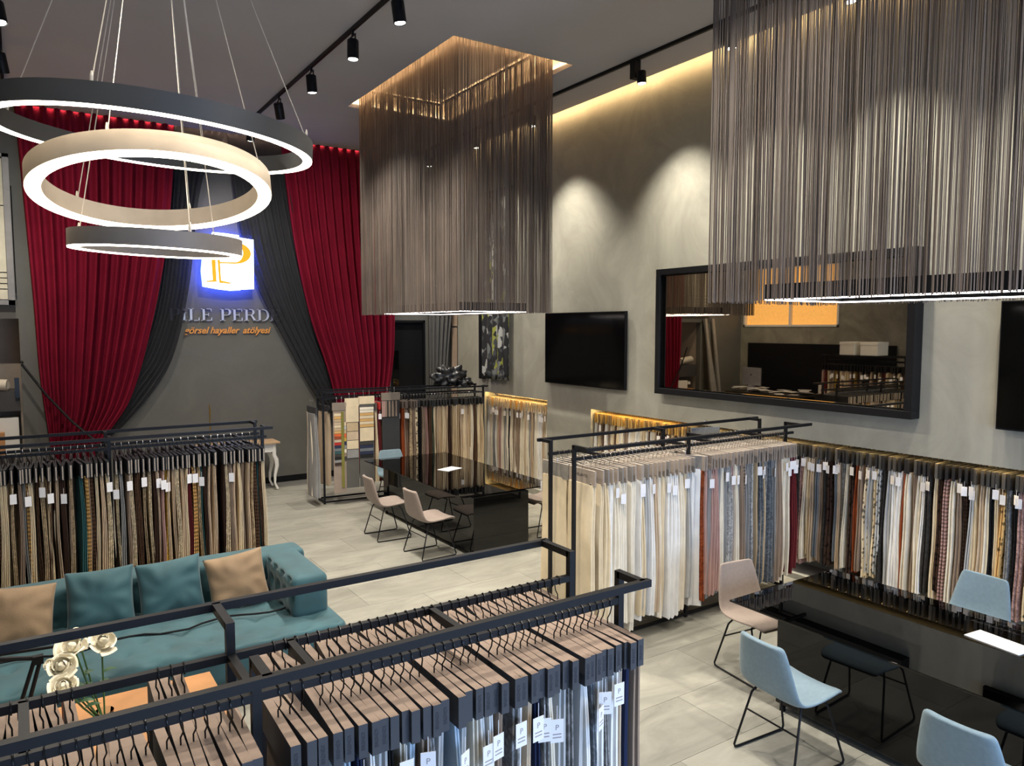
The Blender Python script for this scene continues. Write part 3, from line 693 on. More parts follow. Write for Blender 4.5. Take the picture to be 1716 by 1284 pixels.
def cloth(kind, k):
    key = (kind, k)
    if key not in CL:
        w_, t_, h_, fl_, lb = {'fg': (.31, .034, 1.25, 1.15, 2), 'lf': (.33, .036, 1.22, 1.0, 3), 'md': (.34, .044, 1.26, 1.35, 2), 'bk': (.33, .055, 1.14, 1.15, 2), 'n1': (.30, .066, 1.12, 1.1, 3), 'n2': (.30, .046, 1.14, 1.1, 2)}[kind]
        CL[key] = cloth_mesh(w_, t_ * (0.85 + .1 * k), h_, hash(kind) % 1 + ord(kind[0]) * 31 + k, fl_ * (.9 + .05 * k), lb)
    return CL[key]
HD = {}
def header(w_, t_, h_, mats, key):
    if key not in HD:
        HD[key] = MB().box(-t_ / 2, t_ / 2, -w_ / 2, w_ / 2, -h_, 0, 0, 1).mesh('header_board', mats)
    return HD[key]
CN = {'white': '#e9e6e0', 'ivory': '#e2d8c4', 'cream': '#d9c7a6', 'sand': '#bda684', 'beige': '#c3ad92', 'taupe': '#8f7c6b', 'grey': '#8b8a88', 'silver grey': '#b3b3b1', 'charcoal': '#3b3835', 'black': '#161618', 'brown': '#5a4232', 'chocolate': '#3b2a22', 'navy': '#232b45', 'slate blue': '#6c7278', 'rust': '#8c4424', 'maroon': '#5c2024', 'ochre': '#b8953f', 'olive': '#7b7635', 'dusty pink': '#b08d84', 'teal': '#2f5557', 'pale blue': '#a9bccb', 'dark green': '#39463d', 'orange': '#d2622f', 'red': '#b02a22', 'honey': '#cda366'}
CR = {k: hexc(v) for k, v in CN.items()}
PATN = {'plain': (M_FAB, ''), 'print': (M_PRINT, 'printed '), 'fleck': (M_FLECK, 'flecked '), 'band': (M_BAND, 'banded ')}
def sample(name, pos, rz, kind, color, pat, label, group, hdr, hdr_col=None, hook=HOOK, tagz=None, drop=.085, hh=.105, tilt=0, rnd=random, chain=0.0, clen=1.0, tagside=-1, hw=.34, hy=0.0):
    """one swatch on its hanger: origin on the rod"""
    t = thing(name, label, 'fabric sample', pos, rz, group)
    inst('hook', hook, t)
    hb = inst('header_board', hdr, t, (0, hy, -drop), (0, tilt, 0), hdr_col)
    if kind:
        cl = inst('cloth', cloth(kind, rnd.randrange(5)), t, (0, hy, -drop - hh + .012), (0, tilt * .3, 0), color, PATN[pat][0]); cl.scale = (1, 1, clen)
    if tagz is not None:
        tg = inst('price_tag', TAGM, t, (rnd.uniform(-.008, .008), tagside * (hw / 2 + .012) + hy, -drop - tagz), (0, 0, rnd.uniform(-.5, .5)))
    return t, hb
def pick(rnd, table):
    r = rnd.random() * sum(w for w, *_ in table)
    for w, *v in table:
        r -= w
        if r <= 0: return v
    return table[-1][1:]

# ---- rack in front of the sofa (nearest)
FGX0 = -1.0
rack('sample_rack', 'long black rack of dark sample books standing before the teal sofa', (FGX0, 0, 0), 0, 3.02, (2.08, 2.75), (2.22, 2.54), (.06, 1.55, 2.99), (.97, 1.55, 1.75, 2.30), base=True)
rnd = random.Random(11)
HF = header(.34, .029, .105, [M_SPINE, M_KRAFT], 'fg')
PALF = [(5, 'white', 'plain'), (4, 'ivory', 'plain'), (3, 'silver grey', 'plain'), (2, 'pale blue', 'plain'), (3, 'grey', 'fleck'), (2, 'navy', 'plain'), (2, 'black', 'plain'), (2, 'beige', 'plain'), (1.5, 'slate blue', 'fleck'), (2, 'taupe', 'plain'), (1, 'charcoal', 'fleck')]
x = 1.93; n = 0
while x > -.30:
    n += 1; c, p = pick(rnd, PALF)
    if n in (1,): c, p = 'taupe', 'plain'
    if n == 2: c, p = 'navy', 'plain'
    if n in (4, 6, 8): c, p = 'white', 'plain'
    lb = f'{PATN[p][1]}{c} fabric sample book, {ordinal(n)} from the end post, front row before the sofa'
    tg = rnd.uniform(.14, .20) if (rnd.random() < .42) else None
    t, hb = sample('fabric_sample_book', (x, 2.22, 1.65), rnd.gauss(0, .028) - .01, 'fg', CR[c], p, lb, 'sample books on the front rod before the sofa', HF, None, HOOK, tg, rnd=rnd, hy=-.02 + rnd.uniform(-.012, .012))
    if x > .2 and rnd.random() < .8:
        text('spine_lettering', 'BRENDI', .017, mat('spine_ink', (.012, .013, .02), .5), hb, (0, -.1705, -.052), (R(90), 0, R(0)), ext=.0003).rotation_euler = (R(90), R(-90), 0)
    for ch in list(t.children):
        if ch.name.startswith('price_tag'):
            text('tag_letter', 'P', .028, mat('tag_ink', (.30, .26, .26), .7), ch, (0, -.0014, -.030), (R(90), 0, 0), ext=.0002)
            inst('tag_lines', MATS.setdefault('tag_lines', MB().box(-.016, .016, -.0014, -.001, -.056, -.052).box(-.016, .016, -.0014, -.001, -.068, -.064).mesh('tag_lines', mat('tag_ink', (.30, .26, .26), .7))), ch)['kind'] = 'stuff'
    if n in (43, 44): build('green_sticker', MB().box(-.011, .011, -.1725, -.1705, -.100, -.088), mat('green_sticker', (.02, .42, .12), .5), hb)
    x -= .0335 * rnd.uniform(.93, 1.1)
    if abs(x - .55) < .035: x -= .07
    if n in (9, 17, 23, 34, 44): x -= .022
n = 0; x = 1.92
while x > -.30:
    if (.42 < x < .66) or (.12 < x < .30):
        x -= .05; continue
    n += 1; c, p = pick(rnd, PALF)
    lb = f'{PATN[p][1]}{c} fabric sample book, {ordinal(n)} from the end post, rear row before the sofa'
    sample('fabric_sample_book', (x, 2.54, 1.65), PI + rnd.gauss(0, .06), 'fg', CR[c], p, lb, 'sample books on the rear rod before the sofa', HF, None, HOOK, None, rnd=rnd, hy=-.02 + rnd.uniform(-.01, .01))
    x -= .037 * rnd.uniform(.93, 1.15)
for xh in (.47, .60, .20): pass

# ---- rack behind the sofa
LX0 = -.42
rack('sample_rack', 'long black rack of folded fabric swatches standing behind the teal sofa', (LX0, 0, 0), 0, 2.50, (7.47, 8.05), (7.63, 7.90), (.04, 1.07, 2.44), (1.07, 1.92, 2.22))
HL = header(.34, .024, .13, [mat('black_card', (.008, .008, .009), .5, spec=.25), mat('black_card_top', (.010, .010, .012), .4, spec=.4)], 'lf')
HL2 = header(.34, .010, .12, [mat('page_card', (.36, .30, .24), .7), M_BLACKM], 'lf2')
PALL = [(5, 'beige', 'plain'), (5, 'cream', 'plain'), (3, 'sand', 'fleck'), (4, 'taupe', 'plain'), (4, 'brown', 'fleck'), (3, 'chocolate', 'plain'), (2, 'honey', 'band'), (2, 'cream', 'fleck'), (2, 'grey', 'plain'), (2, 'dusty pink', 'plain'), (1.5, 'ochre', 'fleck'), (1, 'maroon', 'plain'), (1, 'black', 'plain'), (.8, 'teal', 'plain'), (2, 'brown', 'band')]
rnd = random.Random(21); x = 1.985; n = 0
while x > -.36:
    n += 1; c, p = pick(rnd, PALL); lb = f'{PATN[p][1]}{c} folded swatch, {ordinal(n)} from the end post, front row behind the sofa'
    tg = rnd.uniform(.17, .27) if rnd.random() < .40 else None
    t, hb = sample('folded_fabric_swatch', (x, 7.63, 1.65), rnd.gauss(0, .06), 'lf', CR[c], p, lb, 'swatches on the front rod behind the sofa', HL, None, HOOK, tg, hh=.13, rnd=rnd, hy=-.02 + rnd.uniform(-.02, .01))
    inst('page_edge', HL2, hb, (.002, -.004, -.006))
    x -= .0345 * rnd.uniform(.92, 1.1)
    if abs(x - .655) < .03: x -= .05
    if n in (12,): x -= .03
x = 1.96; n = 0
while x > -.34:
    n += 1; c, p = pick(rnd, PALL); lb = f'{PATN[p][1]}{c} folded swatch, {ordinal(n)} from the end post, rear row behind the sofa'
    sample('folded_fabric_swatch', (x, 7.90, 1.65), PI + rnd.gauss(0, .05), 'lf', CR[c], p, lb, 'swatches on the rear rod behind the sofa', HL, None, HOOKC, None, hh=.13, rnd=rnd, hy=-.03)
    x -= .062 * rnd.uniform(.8, 1.2)

# ---- rack between the two tables
rack('sample_rack', 'long black rack of white curtain samples between the two black tables', (3.80, 0, 0), 0, 2.98, (4.66, 5.33), (4.86, 5.19), (.04, 1.40, 2.84), (.36, 1.40, 1.75, 2.5))
HM = header(.35, .016, .135, [M_HDR, mat('board_edge', (.42, .36, .30), .7)], 'md')
rnd = random.Random(31); x = 3.93; n = 0
PALM1 = [(6, 'white', 'plain'), (4, 'ivory', 'plain'), (2, 'silver grey', 'plain'), (1, 'beige', 'plain'), (.6, 'charcoal', 'plain'), (1, 'cream', 'plain')]
PALM2 = [(2, 'dusty pink', 'plain'), (2, 'slate blue', 'fleck'), (3, 'ivory', 'plain'), (2, 'grey', 'plain'), (2, 'taupe', 'plain'), (1, 'taupe', 'band'), (2, 'silver grey', 'fleck'), (1, 'charcoal', 'plain'), (1, 'sand', 'plain'), (1, 'grey', 'fleck')]
while x < 6.60:
    n += 1; c, p = pick(rnd, PALM1 if x < 5.22 else PALM2)
    if n <= 3: c, p = 'cream', 'plain'
    if 5.20 < x < 5.27: c, p = 'rust', 'fleck'
    if x > 6.50: c, p = 'maroon', 'plain'
    lb = f'{PATN[p][1]}{c} curtain sample, {ordinal(n)} from the end with taupe card, row between the tables'
    tg = rnd.uniform(.16, .24) if rnd.random() < .38 and n > 2 else None
    big = x < 5.22 and c in ('white', 'ivory')
    hc = (.30, .245, .195) if rnd.random() < .7 else (.20, .18, .16)
    if x > 5.22: hc = (.28, .23, .19)
    t, hb = sample('curtain_sample', (x, 4.86, 1.65), rnd.gauss(0, .05) + (rnd.choice((0, 0, .25, .4)) if 6 < n < 30 and rnd.random() < .25 else 0), 'md', CR[c], p, lb, 'curtain samples on the front rod between the tables', HM, hc, HOOKC, tg, hh=.135, rnd=rnd, clen=rnd.uniform(.92, 1.0) + (.05 if big else 0))
    if n == 1: text('card_lettering', 'HELANTIS', .035, M_INK, hb, (-.0085, 0, -.055), (R(90), 0, R(-90)), ext=.0003)
    if n in (1, 12, 20):
        for yy in (-.12, .12): inst('rivet', MB().lathe([(.008, 0), (.006, .003)], 10).mesh('rivet', M_STEEL), hb, (-.008, yy, -.115), (0, R(-90), 0))
    x += (.050 if x < 5.22 else .042) * rnd.uniform(.85, 1.2) + (.035 if n == 1 else 0)
    if abs(x - 5.20) < .02: x += .03
x = 3.92; n = 0
while x < 6.5:
    n += 1; c, p = pick(rnd, PALM1)
    if n == 1: c, p = 'cream', 'plain'
    lb = f'{PATN[p][1]}{c} curtain sample, {ordinal(n)} from the end, rear row between the tables'
    sample('curtain_sample', (x, 5.19, 1.65), PI + rnd.gauss(0, .04), 'md', CR[c], p, lb, 'curtain samples on the rear rod between the tables', HM, (.22, .20, .17), HOOKC, .2 if n == 1 else None, hh=.135, rnd=rnd, hy=-.03)
    x += .058 * rnd.uniform(.85, 1.2)
# a grey sample board hung from the rear top rail
t, hb = sample('curtain_sample', (5.95, 5.33, 1.77), R(80), None, None, 'plain', 'flat grey sample board hooked on the high rear rail between the tables', 'curtain samples on the rear rod between the tables', header(.36, .012, .11, [M_HDR, M_HDR], 'gb'), (.20, .20, .19), HOOKC, drop=.06)

# ---- rack behind the far table
ang = math.atan2(-.235, 2.78); BO = (3.90, 11.33)
rk = rack('sample_rack', 'black rack of beige drape samples behind the far black table', (BO[0], BO[1], 0), ang, 2.79, (-.30, .16), (-.17, .16), (.0, 1.40, 2.76), (.0, 1.4, 2.7))
def bk(x, y): return (BO[0] + x * math.cos(ang) - y * math.sin(ang), BO[1] + x * math.sin(ang) + y * math.cos(ang))
HB = header(.33, .03, .11, [M_HDR, M_HDR], 'bk')
rnd = random.Random(41)
SEQ = [('taupe', 'plain'), ('brown', 'plain'), ('cream', 'plain'), ('maroon', 'plain'), ('brown', 'plain'), None, None, ('dusty pink', 'plain'), ('maroon', 'plain'), ('brown', 'plain'), ('rust', 'plain'), ('taupe', 'plain'), ('brown', 'plain'), ('sand', 'fleck'), ('taupe', 'plain'), ('cream', 'print'), ('black', 'band'), ('taupe', 'plain'), ('dusty pink', 'plain'), ('brown', 'plain'), ('dark green', 'plain'), ('cream', 'plain'), ('beige', 'plain'), ('sand', 'plain'), ('cream', 'plain'), ('beige', 'plain'), ('chocolate', 'plain'), ('sand', 'plain'), ('cream', 'plain'), ('sand', 'plain'), ('beige', 'plain'), ('cream', 'plain'), ('beige', 'plain'), ('sand', 'plain'), ('ivory', 'plain'), ('brown', 'plain'), ('cream', 'plain'), ('sand', 'plain'), ('cream', 'plain')]
x = .70; n = 0
for e in SEQ:
    n += 1
    if e:
        c, p = e; lb = f'{PATN[p][1]}{c} drape sample, {ordinal(n)} from the display boards on the far rack'
        hc = (.012, .011, .010) if n > 16 else (.10, .075, .06)
        if n in (8,): hc = CR['orange']
        if n == 4: hc = CR['red']
        px, py = bk(x, -.17)
        sample('drape_sample', (px, py, 1.65), ang + rnd.gauss(0, .07), 'bk', CR[c], p, lb, 'drape samples on the far rack', HB, hc, HOOKC, rnd.uniform(.15, .25) if rnd.random() < .08 else None, hh=.11, rnd=rnd)
    x += .0525
# display boards turned to the viewer at its end
def board(x, wd, ztop, zbot, label, col, hdr_c, swatches, y=-.36):
    px, py = bk(x, y); t = thing('swatch_display_board', label, 'sample board', (px, py, ztop), ang, 'swatch boards on the far rack')
    bevel(build('backing', MB().box(-wd / 2, wd / 2, -.006, .006, -(ztop - zbot), -.10), mat('board_' + label[:12], col, .8), t), .002)
    build('header_board', MB().box(-wd / 2 - .01, wd / 2 + .01, -.012, .012, -.12, 0), mat('boardhead_' + label[:12], hdr_c, .7), t)
    for s in (-1, 1): build('hook', MB().tube([(s * wd * .2, 0, 0), (s * wd * .2, 0, .06), (s * wd * .2, .012, .085), (s * wd * .2, .03, .075)], .003, 5), M_CHROME, t)
    for (x0, x1, z0, z1, c) in swatches: build('swatch', MB().box(x0, x1, -.016, -.006, z0, z1), mat('sw_%02d%02d%02d' % tuple(int(v * 99) for v in c), c, .85, bump=.1), t)
cr = lambda *k: [CR[i] for i in k]
sw = []; 
for i, c in enumerate(cr('cream', 'honey', 'sand', 'beige', 'cream', 'sand', 'honey', 'orange', 'rust', 'beige', 'red', 'navy', 'slate blue', 'teal', 'charcoal', 'black', 'grey', 'chocolate')): sw.append((-.085, .02, -.16 - .045 * (i + 1), -.16 - .045 * i - .006, c))
for i, c in enumerate(cr('cream', 'silver grey', 'sand', 'orange', 'ochre', 'navy', 'grey', 'ivory', 'taupe', 'charcoal')): sw.append((.07, .10, -.30 - .06 * (i + 1), -.30 - .06 * i - .006, c))
sw.append((.022, .066, -1.32, -.14, CR['olive']))
board(.20, .20, 1.60, .20, 'narrow swatch board with small colour chips and an olive strip', (.30, .235, .19), (.22, .18, .14), sw)
sw = [(-.10, .10, -.37, -.12, CR['cream'])] + [(-.09, .09, -.37 - .14 * (i + 1), -.37 - .14 * i - .01, c) for i, c in enumerate(cr('sand', 'beige', 'cream', 'grey'))]
board(.40, .205, 1.66, .26, 'grey swatch board with five square cream swatches', (.10, .095, .085), CR['cream'], sw)
sw = [(-.11, .11, -.165 - .045 * (i + 1), -.165 - .045 * i - .005, c) for i, c in enumerate(cr('ivory', 'ivory', 'honey', 'cream', 'honey', 'cream', 'honey'))] + [(-.11, .11, -.70, -.49, CR['cream'])] + [(-.115, .10, -.71 - .05 * (i + 1), -.71 - .05 * i - .006, c) for i, c in enumerate(cr('charcoal', 'navy', 'slate blue', 'navy', 'black'))]
board(.63, .235, 1.68, .26, 'grey swatch board with cream and navy strips', (.15, .145, .125), CR['cream'], sw)
sw = [(-.15 + .028 * i, -.15 + .028 * (i + 1) - .006, -.38, -.13, c) for i, c in enumerate(cr('dusty pink', 'dusty pink', 'taupe', 'charcoal', 'taupe', 'charcoal', 'taupe', 'charcoal', 'taupe'))]
board(1.03, .29, 1.72, .35, 'charcoal swatch board under a taupe card with a comb of narrow strips', (.028, .03, .032), (.20, .165, .13), sw, -.36)
for i, (x, y, c) in enumerate(((-.16, -.02, 'ivory'), (-.16, -.16, 'grey'), (.06, .02, 'beige'))):
    px, py = bk(x, y); t, hb = sample('sheer_sample', (px, py, 1.62), ang + R(8 * i), 'bk', CR[c], 'plain', ('ivory sheer sample hung outside the end of the far rack', 'grey sheer sample hung outside the end of the far rack', 'beige sheer sample hung just inside the end of the far rack')[i], 'sheers at the end of the far rack', HB, (.03, .03, .032), HOOKC, None, hh=.11, rnd=rnd, clen=1.12 if i < 2 else 1.0)

# ---- samples in the wall niches
tag(build('niche_rod', MB().tube([(7.19, N1[0], 1.555), (7.19, N1[1], 1.555)], .012, 8), M_CHROME, None, True), 'metal rod inside the short niche under the leaf print panel', 'rod')
tag(build('niche_rod', MB().tube([(7.19, N2[0], 1.545), (7.19, N2[1], 1.545)], .012, 8), M_CHROME, None, True), 'metal rod inside the long niche under the mirror', 'rod')
HN1 = header(.31, .028, .16, [M_HDR, M_HDR], 'n1'); HN2 = header(.31, .026, .14, [M_HDR, M_HDR], 'n2')
rnd = random.Random(51); y = N1[1] - .06; n = 0
PALN1 = [(5, 'white', 'plain'), (5, 'ivory', 'plain'), (2, 'beige', 'plain'), (2, 'taupe', 'plain'), (2, 'grey', 'plain'), (1, 'charcoal', 'plain'), (1.5, 'dusty pink', 'plain')]
while y > N1[0] + .03:
    n += 1; c, p = pick(rnd, PALN1); lb = f'{c} drape sample, {ordinal(n)} from the far end of the short lit niche'
    sample('niche_drape_sample', (7.19, y, 1.555), R(-90) + rnd.gauss(0, .06), 'n1', CR[c], p, lb, 'samples in the short niche', HN1, rnd.choice(((.52, .40, .26), (.45, .36, .25), (.55, .30, .08), (.5, .42, .3))), HOOKC, rnd.uniform(.17, .22) if rnd.random() < .55 else None, drop=.045, hh=.16, rnd=rnd, hw=.31)
    y -= .063 * rnd.uniform(.9, 1.12)
PALN2 = [(5, 'ivory', 'plain'), (4, 'white', 'plain'), (3, 'cream', 'plain'), (3, 'beige', 'plain'), (2, 'taupe', 'plain'), (2, 'charcoal', 'fleck'), (1.4, 'chocolate', 'print'), (.15, 'ochre', 'fleck'), (2.2, 'silver grey', 'plain'), (1.4, 'cream', 'print'), (.15, 'rust', 'plain'), (.3, 'slate blue', 'plain'), (1, 'grey', 'fleck'), (.7, 'dusty pink', 'fleck'), (.8, 'black', 'print')]
SPEC = {5.02: ('dusty pink', 'print'), 4.05: ('silver grey', 'print'), 4.00: ('charcoal', 'fleck'), 3.86: ('white', 'plain'), 4.30: ('rust', 'plain'), 2.96: ('honey', 'print'), 3.42: ('dusty pink', 'band'), 3.28: ('chocolate', 'band')}
y = N2[1] - .05; n = 0
while y > 2.35:
    n += 1; c, p = pick(rnd, PALN2)
    for k, v in SPEC.items():
        if abs(y - k) < .026: c, p = v
    if y > 5.3: c = rnd.choice(('white', 'ivory', 'cream', 'brown', 'taupe')); p = 'plain'
    lb = f'{PATN[p][1]}{c} drape sample, {ordinal(n)} from the television end of the long lit niche'
    hc = rnd.choice(((.045, .045, .042), (.06, .055, .05), (.10, .09, .08), (.02, .02, .022)))
    if 3.2 < y < 4.5 and rnd.random() < .6: hc = (.010, .010, .012)
    if y > 6.6: hc = rnd.choice(((.40, .24, .06), (.5, .32, .1), (.2, .13, .06)))
    sample('niche_curtain_sample', (7.19, y, 1.545), R(-90) + rnd.gauss(0, .07), 'n2', CR[c], p, lb, 'samples in the long niche', HN2, hc, HOOKC, rnd.uniform(.15, .20) if rnd.random() < (.45 if y < 5 else .25) else None, drop=.05, hh=.14, rnd=rnd, clen=rnd.uniform(.93, 1.06), hw=.31)
    y -= .0475 * rnd.uniform(.88, 1.15)

# ------------------------------------------------------------------ chairs
def chair_shell():
    """one upholstered shell: seat curving up into a tapered back; faces +x"""
    prof = []                       # (x, z, half width)
    prof += [(.235, .430, .195), (.225, .452, .215), (.16, .458, .235), (.06, .448, .243), (-.05, .440, .243), (-.13, .445, .243), (-.185, .470, .240), (-.215, .52, .235), (-.235, .60, .222), (-.255, .70, .203), (-.275, .79, .182), (-.282, .815, .172), (-.284, .825, .150)]
    nu = 10; mb = MB(); top = []; bot = []
    for i, (x, z, hw) in enumerate(prof):
        a = prof[max(i - 1, 0)]; b = prof[min(i + 1, len(prof) - 1)]
        d = Vector((b[0] - a[0], 0, b[1] - a[1])).normalized(); nrm = Vector((-d.z, 0, d.x)) * -1
        for j in range(nu + 1):
            u = -1 + 2 * j / nu
            cup = .022 * (abs(u) ** 3); e = 1 - .55 * max(0, abs(u) - .85) / .15
            p = Vector((x, u * hw, z)); up = Vector((d.z * -1, 0, d.x)); up = up if up.z > 0 or up.x > 0 else -up
            up = Vector((-d.z, 0, d.x)) * (-1 if d.x < 0 else 1) if False else Vector((d.z, 0, -d.x))
            top.append(p + up * (.016 * e + cup)); bot.append(p - up * (.016 * e) + up * cup * .8)
    k = len(prof); w_ = nu + 1; N = k * w_
    vs = top + bot; fs = []
    for i in range(k - 1):
        for j in range(nu):
            a = i * w_ + j; fs.append((a, a + 1, a + w_ + 1, a + w_)); fs.append((N + a, N + a + w_, N + a + w_ + 1, N + a + 1))
    for i in range(k - 1):
        a = i * w_; fs.append((a, a + w_, N + a + w_, N + a)); a += nu; fs.append((a, N + a, N + a + w_, a + w_))
    for j in range(nu):
        fs.append((j, N + j, N + j + 1, j + 1)); a = (k - 1) * w_ + j; fs.append((a, a + 1, N + a + 1, N + a))
    return MB().add(vs, fs)
_sh = chair_shell()
me_shell_b = _sh.mesh('shell', M_CHAIRB, 'all'); me_shell_t = _sh.mesh('shell', M_CHAIRT, 'all')
def runner(s): 
    y1, y0 = s * .19, s * .235
    return MB().tube([(.10, s * .17, .425), (.13, y1, .38), (.232, y0, .03), (.225, y0, .012), (.20, y0, .008), (-.20, y0, .008), (-.225, y0, .012), (-.232, y0, .03), (-.13, y1, .38), (-.10, s * .17, .425)], .0075, 8).mesh('sled_leg', M_BLACK, True)
me_run = [runner(-1), runner(1)]
me_cross = MB().tube([(-.165, -.20, .27), (-.165, .20, .27)], .006, 8).mesh('stretcher', M_BLACK, True)
me_cross2 = MB().tube([(-.10, -.17, .422), (-.10, .17, .422)], .0075, 8).tube([(.10, -.17, .422), (.10, .17, .422)], .0075, 8).mesh('under_frame', M_BLACK, True)
def chair(x, y, deg, blue, label):
    t = thing('dining_chair', label, 'chair', (x, y, 0), R(deg), 'upholstered chairs at the black tables')
    s = inst('seat_shell', me_shell_b if blue else me_shell_t, t); sd = s.modifiers.new('sub', 'SUBSURF'); sd.levels = 1; sd.render_levels = 1
    inst('sled_leg', me_run[0], t); inst('sled_leg', me_run[1], t); inst('stretcher', me_cross, t); inst('under_frame', me_cross2, t)
chair(3.97, 8.98, -2, False, 'taupe chair nearer the display boards on the open side of the far table')
chair(4.08, 7.98, 2, False, 'taupe chair nearer the sofa on the open side of the far table')
chair(4.80, 10.52, -96, True, 'pale blue chair at the head of the far table')
chair(5.78, 8.02, 180, False, 'taupe chair at the niche side of the far table behind the rack post')
chair(4.83, 3.74, -97, False, 'taupe chair at the head of the near table')
chair(4.02, 2.86, -4, True, 'light blue chair fully seen from behind at the near table')
chair(4.02, 1.72, 0, True, 'light blue chair cut by the bottom edge of the picture')
chair(5.95, 2.72, 176, True, 'pale blue chair on the niche side of the near table')

# ------------------------------------------------------------------ black tables
def table(x0, x1, y0, y1, bx0, bx1, by0, by1, label):
    t = thing('meeting_table', label, 'table', ((x0 + x1) / 2, (y0 + y1) / 2, 0), 0, 'black glass meeting tables'); ox, oy = (x0 + x1) / 2, (y0 + y1) / 2
    bevel(build('pedestal_box', MB().box(bx0 - ox, bx1 - ox, by0 - oy, by1 - oy, .06, .735), M_GLOSS, t), .003)
    bevel(build('glass_top', MB().box(x0 - ox, x1 - ox, y0 - oy, y1 - oy, .737, .751), M_TOPGL, t), .002)
    for x in (bx0 + .03, bx1 - .03):
        for y in (by0 + .04, (by0 + by1) / 2, by1 - .04): build('foot', MB().box(x - ox - .015, x - ox + .015, y - oy - .015, y - oy + .015, 0, .061), M_BLACKM, t)
table(4.28, 5.66, 7.55, 10.50, 4.42, 5.21, 7.50, 10.12, 'long black glass table under the far string curtain')
table(4.29, 5.56, .55, 3.58, 4.45, 5.25, .75, 3.28, 'long black glass table under the near string curtain')
tag(bevel(build('paper_folder', MB().box(-.17, .17, -.085, .085, 0, .006), mat('paper_white', (.80, .78, .76), .6), None, loc=(5.12, 2.13, .7515), rot=(0, 0, R(-97))), .001), 'white paper folder lying on the near black table', 'folder')
o = tag(bevel(build('price_card', MB().box(-.15, .15, -.10, .10, 0, .006), MATS['paper_white'], None, loc=(5.02, 9.18, .7515), rot=(0, 0, R(20))), .001), 'white card lying on the far black table', 'card')

# ------------------------------------------------------------------ sofa and cushions
def soft_box(x0, x1, y0, y1, z0, z1, r=.06, nx=24, ny=16, nz=10, fn=None):
    """rounded upholstery block; fn(x,y,z,n)->displacement"""
    bm = bmesh.new(); 
    def face(axis, s, na, nb):
        pass
    mb = MB(); cx, cy, cz = (x0 + x1) / 2, (y0 + y1) / 2, (z0 + z1) / 2; a, b, c = (x1 - x0) / 2, (y1 - y0) / 2, (z1 - z0) / 2
    def pt(p):
        q = [max(-h + r, min(h - r, v)) for v, h in zip(p, (a, b, c))]
        d = Vector(p) - Vector(q); nrm = d.normalized() if d.length > 1e-6 else Vector((0, 0, 0))
        w_ = Vector(q) + nrm * r
        if fn: w_ = w_ + nrm * fn(w_.x + cx, w_.y + cy, w_.z + cz, nrm)
        return (w_.x + cx, w_.y + cy, w_.z + cz)
    for s in (-1, 1):
        mb.grid(lambda u, v: pt((-a + 2 * a * u, -b + 2 * b * v, s * c)), nx, ny)
        mb.grid(lambda u, v: pt((-a + 2 * a * u, s * b, -c + 2 * c * v)), nx, nz)
        mb.grid(lambda u, v: pt((s * a, -b + 2 * b * u, -c + 2 * c * v)), ny, nz)
    bm.free()
    return mb
def weld(o):
    me = o.data; bm = bmesh.new(); bm.from_mesh(me); bmesh.ops.remove_doubles(bm, verts=bm.verts, dist=1e-4); bmesh.ops.recalc_face_normals(bm, faces=bm.faces); bm.to_mesh(me); bm.free(); return o
SX0, SX1 = -.62, 2.10
sofa = thing('tufted_sofa', 'long teal velvet tufted sofa before the folded swatch rack', 'sofa', (0, 0, 0))
def tuft(sx, sy, x_, y_, dep, rad):
    i = round(y_ / sy); ox_ = (sx / 2 if i % 2 else 0); dx = (x_ - ox_) / sx; dx = (dx - round(dx)) * sx; dy = y_ - i * sy
    d = math.hypot(dx, dy)
    crease = min(abs(abs(dx) / sx - abs(dy) / sy * .5), .2)
    return -dep * math.exp(-(d / rad) ** 2) - dep * .08 * math.exp(-(crease / .05) ** 2)
def seat_fn(x_, y_, z_, n_): return (tuft(.27, .20, x_, y_ - 5.75, .028, .05) + .012 * math.sin(3.1 * x_) if n_.z > .8 else 0)
weld(build('seat', soft_box(SX0, SX1, 5.52, 6.75, .14, .44, .07, 110, 44, 10, seat_fn), M_TEAL, sofa, 'all'))
def back_fn(x_, y_, z_, n_): return tuft(.26, .17, x_, z_ - .66, .03, .045) if n_.y < -.8 else 0
weld(build('backrest', soft_box(SX0, SX1, 6.56, 6.86, .30, .76, .06, 90, 8, 22, back_fn), M_TEAL, sofa, 'all'))
def arm_fn(x_, y_, z_, n_): return tuft(.19, .17, y_ - 6.2, z_ - .58, .035, .045) if n_.x < -.8 else 0
weld(build('armrest', soft_box(1.74, 2.045, 5.80, 6.84, .40, .755, .06, 10, 40, 22, arm_fn), M_TEAL, sofa, 'all'))
weld(build('armrest', soft_box(SX0, SX0 + .3, 5.78, 6.84, .40, .755, .06, 10, 20, 14), M_TEAL, sofa, 'all'))
for i in range(11):
    for zz, off in ((.66, 0), (.49, .13)):
        xx = -.52 + .26 * i + off
        if xx < 1.72: inst('button', MATS.setdefault('btn', MB().lathe([(.001, -.006), (.012, -.004), (.012, .004), (.001, .006)], 10).mesh('button', M_TEAL, True)), sofa, (xx, 6.585, zz), (R(90), 0, 0))
for yy, zz in ((6.2, .58), (6.39, .58), (6.01, .58), (6.105, .67), (6.295, .67), (6.105, .50), (6.295, .50)): inst('button', MATS['btn'], sofa, (1.785, yy, zz), (0, R(90), 0))
for x_ in (SX0 + .1, SX1 - .1):
    for y_ in (5.65, 6.72): build('leg', MB().lathe([(.022, 0), (.03, .145)], 12, (x_, y_, 0)), M_BLACK, sofa, True)
